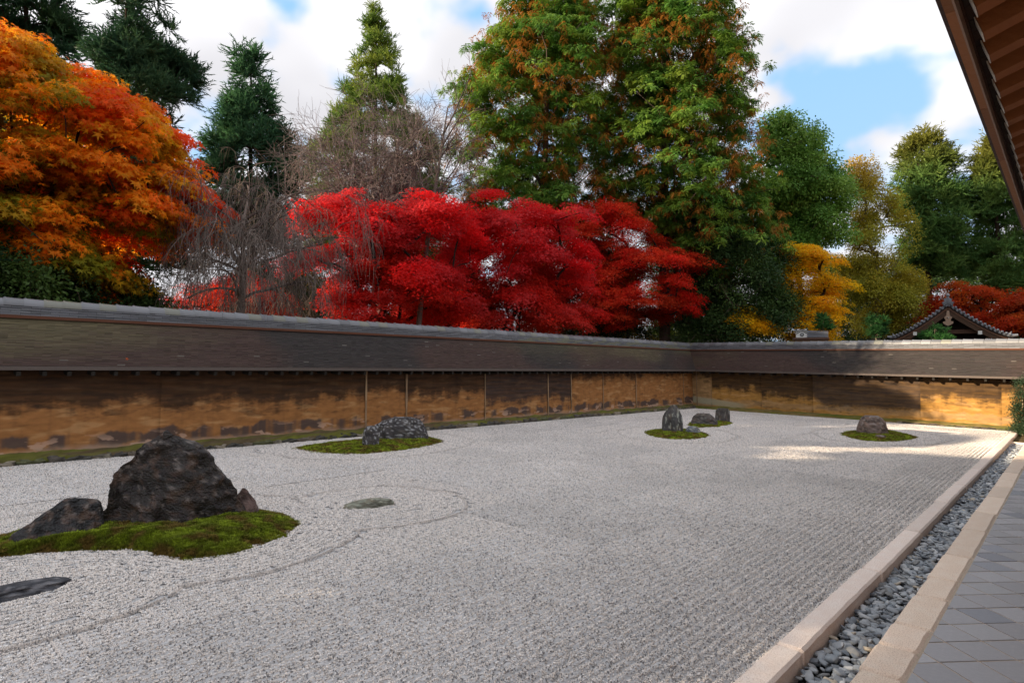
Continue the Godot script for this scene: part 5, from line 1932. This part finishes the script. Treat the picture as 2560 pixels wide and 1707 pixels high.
	var sap := {"uneven": 0.0, "trunk_lean": 0.0, "per": 3, "bough": 0.12, "freq": 1.0, "gaps": -0.5, "trunk": 0.035, "trunk_to": 0.9, "limbs": 20, "inset": 0.05, "size": 0.42, "bark": Color(0.3, 0.24, 0.16), "tip": 0.006, "category": "sapling", "bend": 0.2}
	tree("pine_sapling", "feathery green sapling on a thin pale stem, between gold maple and gatehouse", R.sapling_a[0], R.sapling_a[1], R.sapling_a[2], K.cedar, sprig, with(sap, {"seed": 580, "count": 110}))
	tree("pine_sapling", "feathery sapling just above the small white gable roof", R.sapling_b[0], R.sapling_b[1], R.sapling_b[2], K.cedar, sprig, with(sap, {"seed": 590, "count": 80}))
	tree("pine_sapling", "bright pine sprig in front of the gatehouse gable", R.sapling_c[0], R.sapling_c[1], R.sapling_c[2], K.cedar, sprig, with(sap, {"seed": 600, "count": 90}))
	tree("evergreen_shrub", "narrow leafy shrub at the end of the far wall beside the kerb", R.shrub_edge[0], R.shrub_edge[1], R.shrub_edge[2], K.small, func(_p, _r, _h, n): return mixed(Color(0.03, 0.06, 0.03), Color(0.06, 0.10, 0.05), n + 0.5), with(sap, {"seed": 610, "count": 120, "size": 0.45, "category": "shrub", "depth": 1.0}))
	# ---- bare trees
	var grey := Color(0.19, 0.150, 0.128)
	rng.seed = 901
	var w: Vector3 = R.weep[0]
	var starts := []
	for i in 22:
		var t := TAU * i / 22.0 + rf(-0.25, 0.25)
		starts.append([Vector3(rf(-0.05, 0.05), rf(3.6, 6.0), rf(-0.05, 0.05)), Vector3(cos(t), rf(0.4, 1.6), sin(t)), rf(1.5, 2.7), 0.045])
	bare_tree("weeping_tree", "leafless weeping cherry with long hanging grey twigs", w, [Vector3(0.1, -0.1, 0), Vector3(0.03, 1.5, 0.05), Vector3(0, 3.2, 0), Vector3(0.05, 4.4, 0.1), Vector3(0, 5.6, 0)], [0.17, 0.14, 0.12, 0.09, 0.04], starts, {"turn": deg_to_rad(R.weep[1]), "bark": grey, "depth": 3, "kids": [0, 7, 6, 6], "sag": [0.55, 0.42, 0.22, 0.10], "kink": 0.22, "taper": 0.45, "forward": 0.8, "rise": [0.0, -0.1, 0.1, 0.3], "shrink": 0.66, "thin": 0.55, "tip": 0.005})
	rng.seed = 902
	var d: Vector3 = R.dome[0]
	starts = []
	for i in 18:
		var t := TAU * i / 18.0 + rf(-0.3, 0.3)
		starts.append([Vector3(rf(-0.1, 0.1), rf(5.4, 7.6), rf(-0.1, 0.1)), Vector3(cos(t), rf(0.7, 1.8), sin(t)), rf(2.1, 3.1), 0.085])
	bare_tree("bare_tree", "leafless grey tree with a dense rounded dome of twigs before the slender cedar", d, [Vector3(0, -0.1, 0), Vector3(0.1, 2, 0), Vector3(-0.05, 4.6, 0), Vector3(0.1, 6.2, 0.1), Vector3(0.2, 7.9, 0)], [0.2, 0.17, 0.15, 0.12, 0.06], starts, {"turn": deg_to_rad(R.dome[1]), "bark": Color(0.20, 0.155, 0.145), "depth": 3, "kids": [0, 9, 8, 8], "sag": [0.02, 0.03, 0.03, 0.03], "kink": 0.22, "taper": 0.45, "forward": 0.9, "rise": [0.0, 0.05, 0.2, 0.3], "shrink": 0.58, "thin": 0.5, "tip": 0.007})
	rng.seed = 903
	var s: Vector3 = R.bare_sap[0]
	starts = []
	for i in 7:
		starts.append([Vector3(0.05 * i, 7.2 + i * 0.45, 0), Vector3(rf(-0.8, 1.0), 1.2, rf(-0.8, 0.8)), rf(1.6, 2.4), 0.035])
	bare_tree("bare_tree", "thin leafless tree whose few upright branches reach above the dome shaped one", s, [Vector3(-0.6, -0.1, 0), Vector3(-0.4, 3, 0), Vector3(-0.15, 6.0, 0), Vector3(0.1, 8, 0), Vector3(0.5, 11, 0)], [0.11, 0.1, 0.08, 0.06, 0.02], starts, {"turn": deg_to_rad(R.bare_sap[1]), "bark": grey * 0.9, "depth": 2, "kids": [0, 5, 5], "sag": [-0.03, -0.04, -0.02], "kink": 0.12, "taper": 0.4, "forward": 1.2, "rise": [0.0, 0.2, 0.2], "shrink": 0.5, "thin": 0.5, "tip": 0.006})
	# ---- dark cedars out of view along the wall, placed to shade the gravel
	for e in [[Vector3(-16.8, 0, 5.4), "first unseen dark cedar past the orange maple, placed to shade the gravel", 0.8], [Vector3(-16.9, 0, 8.3), "second unseen dark cedar past the orange maple, placed to shade the gravel", 0.84], [Vector3(-17.0, 0, 11.2), "third unseen dark cedar past the orange maple, placed to shade the gravel", 0.76], [Vector3(-17.0, 0, 14.2), "fourth and last unseen dark cedar past the orange maple, placed to shade the gravel", 0.82], [Vector3(-16.7, 0, 1.2), "low dark cedar out of view under the orange maple, placed to shade the gravel", 0.31]]:
		var c := a.duplicate()
		c.name = numbered("cedar_tree", self)
		add_child(c, true)
		c.position = e[0]
		c.rotation.y += rf(0, TAU)
		c.scale = Vector3(1, e[2], 1)
		c.set_meta("label", e[1])
	# ---- far wood on the rising ground, one mass
	var places := []
	var tints := []
	for i in 1500:
		var ang := rf(-0.35, 1.75)
		var dist := rf(62, 95)
		var p := Vector3(-sin(ang) * dist, 0, -cos(ang) * dist)
		var hgt := 4.0 + 2.5 * sin(ang * 9.0) + 1.5 * sin(ang * 23.0) + (5.0 if ang < 0.5 else 0.0)
		p.y = rf(0.3, maxf(hgt, 1.5))
		places.append(Transform3D(Basis(Vector3.UP, rf(0, TAU)) * Basis.from_scale(Vector3.ONE * rf(2.2, 3.4)), p))
		tints.append(mixed(Color(0.02, 0.04, 0.016), Color(0.07, 0.08, 0.02), rng.randf()))
	var far := scatter("far_woodland", K.small[0], places, tints, self)
	far.set_meta("kind", "stuff")
	far.set_meta("label", "dark low woodland far behind the garden walls")


func with(a: Dictionary, b: Dictionary) -> Dictionary:
	var c := a.duplicate()
	c.merge(b, true)
	return c


# ------------------------------------------------------------------ fallen leaves
func build_leaf_litter() -> void:
	for e in [["single fallen red orange leaf lying on the shingle roof of the long wall", Vector3(-13.38, 1.885, -3.45), Color(0.62, 0.12, 0.03), 0.055, Vector3(0.8, 0.6, 0)], ["fallen orange leaf on gravel at the foot of the long wall, farther from the moss", Vector3(-13.0, 0.022, -1.73), Color(0.55, 0.16, 0.05), 0.05, Vector3.UP], ["fallen pale orange leaf on gravel at the wall foot, beside another leaf", Vector3(-12.93, 0.022, -1.86), Color(0.50, 0.20, 0.09), 0.045, Vector3.UP]]:
		var b := MB.new()
		var up: Vector3 = (e[4] as Vector3).normalized()
		star_leaf(b, Vector3.ZERO, (Vector3(0.2, 0, -1) - up * Vector3(0.2, 0, -1).dot(up)).normalized(), up, e[3], e[2])
		var o := put("fallen_leaf", b.mesh(M.maple))
		o.position = e[1]
		tag(o, e[0], "leaf")


func tree_rows() -> Dictionary:
	return {
		"orange_maple": [Vector3(-18.34, 0, -3.43), 79.42, [[3.71, -0.07, 1.5], [4.03, -0.84, 1.98], [4.27, -4.42, 1.97], [4.69, -5.29, 2.11], [5.01, -5.57, 1.89], [5.37, -5.74, 2.66], [5.68, -5.8, 3.31], [6.24, -5.77, 3.18], [6.79, -5.58, 3.16], [7.35, -4.93, 2.76], [8, -4.54, 2.46], [8.51, -4.38, 2.13], [9, -3.96, 1.4], [9.21, -3.33, 0.08], [9.58, -2.65, -0.55]]],  # left flank, out of view, is widened to shade the gravel
		"cedar_a": [Vector3(-34.29, 0, -4.97), 81.75, [[5.43, -3.37, 2.76], [10.11, -3.53, 2.6], [14.02, -3.4, 2.12], [15.96, -3.08, 1.54], [17.97, -2.6, 1.14], [20.99, -1.87, 0.39], [23.6, -0.93, -0.63]]],
		"cedar_b": [Vector3(-28.73, 0, -7.43), 75.5, [[5.98, -2.18, 2.42], [9.66, -2.02, 2.3], [12.2, -2.1, 1.88], [12.97, -2.13, 2.11], [13.92, -2.16, 2.25], [14.62, -2.04, 1.81], [15.67, -2, 1.28], [16.9, -1.83, 0.67], [18.8, -1.16, 0.13], [20.45, -0.77, -0.46]]],
		"pine_c": [Vector3(-31.92, 0, -14.03), 66.27, [[8.14, -2.22, 2.04], [10.71, -2.49, 2.19], [12.36, -2.64, 2.38], [13.29, -2.57, 2.13], [14.21, -2.19, 1.43], [14.89, -2, 0.97], [15.59, -1.82, 0.62], [16.55, -1.33, 0.31], [17.51, -0.94, -0.04], [18.22, -0.64, -0.38]]],
		"cedar_d": [Vector3(-32.23, 0, -21.96), 55.73, [[8.31, -4.39, 4.19], [11.09, -4.71, 4.43], [13.32, -4.77, 4.39], [15.28, -4.04, 3.79], [16.69, -3.43, 3.2], [18.08, -2.94, 2.33], [19.49, -2.18, 1.47], [20.9, -1.82, 1.03], [22.32, -1.45, 0.59], [23.45, -1.12, 0.23], [24.45, -0.66, -0.33]]],
		"cyp_a": [Vector3(-21.43, 0, -25.19), 40.39, [[9.27, -3.45, 3.72], [10.72, -4.69, 4.66], [12.42, -4.84, 4.65], [14.38, -4.87, 4.88], [15.85, -5.14, 4.63], [17.32, -4.92, 4.39], [19.29, -4.1, 4.26], [20.77, -3.02, 4.13], [22.27, -1.69, 2.67], [23.77, -0.98, 0.97]]],
		"cyp_b": [Vector3(-15.9, 0, -28.99), 28.75, [[6.71, 1.54, 5.16], [7.87, 0.21, 5.58], [9.27, -1.16, 5.58], [10.94, -2.56, 5.18], [12.6, -3.04, 4.97], [14.5, -3.29, 4.66], [15.93, -3.3, 4.35], [16.88, -3.31, 4.46], [18.78, -3.2, 4.46], [19.76, -3.09, 3.93], [20.73, -2.86, 3.5], [21.78, -2.74, 2.19], [24.18, -0.76, 0.62]]],
		"round_green": [Vector3(-11.93, 0, -38.17), 17.35, [[8.05, -1.52, 1.31], [9.11, -2.5, 2.22], [10.43, -2.75, 2.45], [12.03, -3, 2.46], [13.62, -2.87, 2.36], [14.98, -2.74, 1.92], [16.09, -2.48, 1.13], [17.06, -1.98, 0.32], [17.38, -1.12, -0.15]]],
		"olive": [Vector3(-9.29, 0, -43.37), 12.09, [[4.58, -1.17, 2.08], [5.95, -1.65, 2.32], [7.05, -1.88, 2.55], [8.71, -2.12, 2.57], [10.38, -1.86, 2.15], [12.06, -1.6, 1.71], [13.49, -1.46, 1.04], [14.41, -1.58, 0.12], [15.06, -1.33, -0.48]]],
		"yellow": [Vector3(-10.27, 0, -32.87), 17.35, [[3.36, -1.53, 2.25], [4.26, -1.74, 2.26], [4.93, -1.53, 2.07], [5.61, -1.63, 1.7], [6.28, -1.52, 1.8], [6.95, -1.41, 1.9], [7.64, -1.52, 1.52], [8.38, -1.3, -0.27]]],
		"yellow_b": [Vector3(-12.07, 0, -29.82), 22.03, [[3.17, 0.4, 1.78], [3.81, -0.61, 1.59], [4.36, -1.23, 1], [4.92, -1.22, -0.2]]],
		"con_r": [Vector3(-7.09, 0, -48.17), 8.37, [[7.94, -0.84, 1.74], [9.07, -1.2, 2.65], [10.23, -1.56, 2.89], [11.42, -1.79, 2.69], [12.9, -1.65, 2.26], [14.41, -1.76, 1.83], [15.88, -1.5, 1.62], [17.1, -1.11, 0.82], [18.02, -0.19, 0.19]]],
		"con_rr": [Vector3(-3.1, 0, -49.16), 3.6, [[6.33, -1.34, 2.11], [8.26, -1.65, 2.14], [9.91, -1.62, 2.17], [12.16, -1.7, 1.81], [13.88, -1.79, 1.43], [15.34, -1.66, 0.83], [16.68, -1.19, -0.21]]],
		"red_r": [Vector3(-5.02, 0, -44.62), 6.41, [[3.73, -1.91, 1.84], [4.77, -2.12, 2.05], [5.81, -1.88, 1.87], [6.58, -1.21, 1.69], [7.18, -0.77, 0.69]]],
		"red_rr": [Vector3(-2.26, 0, -43.09), 3, [[3.61, -1.37, 1.87], [4.56, -1.36, 1.89], [5.51, -1.15, 1.9], [6.16, -0.39, 1.4]]],
		"red_a": [Vector3(-16.92, 0, -12.28), 54.04, [[3.05, -1.11, 2.12], [3.47, -3.07, 2.26], [4.01, -2.12, 2.55], [4.6, -2.69, 2.55], [5.17, -3.66, 2.54], [5.64, -2.99, 2.68], [6.25, -2.45, 2.67], [6.75, -3.15, 2.51], [7.17, -2.75, 2.35], [7.35, -0.91, 1.74]]],
		"red_b": [Vector3(-16.56, 0, -18.1), 42.44, [[3.52, -2.86, 2.8], [4.31, -3.23, 3.32], [5.38, -3.42, 3.32], [6.45, -3.44, 3.13], [7.52, -3.64, 2.95], [7.88, -3.65, 2.77], [8.31, -3.47, 2.58], [8.45, -3.3, 0.8]]],
		"red_c": [Vector3(-16.09, 0, -26.07), 31.68, [[3.81, -1.62, 2.39], [4.51, -2.5, 3.01], [5.16, -3.61, 2.8], [6.25, -3.84, 3.11], [7.13, -4.08, 3.41], [8.02, -3.86, 2.07], [8.92, -3.65, 1.13], [9.64, -3.88, 0.49], [9.98, -3.66, -0.79]]],
		"red_low": [Vector3(-24.17, 0, -10.31), 66.89, [[3.61, -2.78, 3.28], [4.29, -2.8, 2.56], [4.81, -2.52, 2.21], [5.14, -1.34, 0.54]]],
		"dark_shrub_a": [Vector3(-17.29, 0, -2.35), 82.24, [[2.84, -2.02, 1.23], [3.6, -2.05, 1.12], [4.02, -1.75, 0.53]]],
		"dark_shrub_b": [Vector3(-18.05, 0, -4.38), 76.37, [[2.93, -1.12, 0.92], [3.6, -1.06, 0.8], [3.94, -0.8, 0.59]]],
		"dark_r": [Vector3(-12.96, 0, -30.36), 23.11, [[2.87, -3.04, 2.65], [4.66, -3.04, 2.66], [6.47, -3.05, 2.47], [8.28, -2.6, 2.28], [10.1, -2.16, 1.68]]],
		"dark_fill_a": [Vector3(-11.73, 0, -52.05), 12.7, [[3.83, -4.17, 3.86], [7.49, -3.84, 3.63], [10.21, -3.2, 2.04]]],
		"dark_fill_b": [Vector3(-5.2, 0, -58.15), 5.11, [[3.95, -4.4, 3.99], [7.6, -4.06, 4.05], [11.63, -3.72, 3.64]]],
		"under_c": [Vector3(-29.91, 0, -14.54), 64.08, [[3.69, -3.47, 3.86], [5.49, -3.13, 3.36], [6.84, -1.78, 2]]],
		"under_a": [Vector3(-21.57, 0, -18.22), 49.82, [[3, -2.99, 3.02], [5.02, -3.04, 2.78], [6.65, -2.28, 1.73]]],
		"under_b": [Vector3(-19.87, 0, -26.65), 36.71, [[2.83, -3.6, 4.41], [5.69, -3.64, 3.94], [8.57, -3.19, 3.47]]],
		"light_green_back": [Vector3(-19.33, 0, -39.49), 26.08, [[3.5, -3.56, 3.39], [6.85, -3.58, 2.84], [10.55, -3.59, 2.29], [13.04, -2.99, 1.15]]],
		"sapling_a": [Vector3(-6.53, 0, -30.88), 11.94, [[3.11, -0.07, 0.1], [3.6, -0.37, 0.4], [3.99, -0.43, 0.47], [4.34, -0.23, 0.27]]],
		"sapling_b": [Vector3(-8.46, 0, -29.9), 15.8, [[3.67, -0.38, 0.42], [4.01, -0.41, 0.47], [4.31, -0.2, 0.25]]],
		"sapling_c": [Vector3(-4.79, 0, -33.88), 8.04, [[3.24, -0.82, 0.83], [3.54, -0.68, 0.71], [3.86, -0.14, 0.27]]],
		"weep": [Vector3(-17.23, 0, -7.2), 67.31, [[3.61, -1.75, 2.71], [4.72, -1.83, 2.55], [5.71, -1.71, 2.15], [6.32, -1.41, 1.52], [6.8, -0.68, 0.44]]],
		"dome": [Vector3(-19.05, 0, -13.17), 55.34, [[7.53, -2.2, 2.63], [8.18, -2.83, 2.79], [9.01, -3, 2.95], [10.01, -2.72, 2.59], [10.87, -1.66, 1.9], [11.74, 0.73, 1.72]]],
		"bare_sap": [Vector3(-16.45, 0, -13.4), 50.83, [[7.3, -0.18, 0.43], [8.54, -0.5, 0.86], [10.09, -0.99, 1.3], [11.66, -0.87, 1.2], [12.94, 0.18, 0.79]]],
		"shrub_edge": [Vector3(-1.21, 0, -23.8), 2.9, [[-0.04, -0.22, 0.37], [0.35, -0.26, 0.38], [0.74, -0.23, 0.39], [1.26, -0.12, 0.25], [1.61, -0.03, 0.09]]],
	}
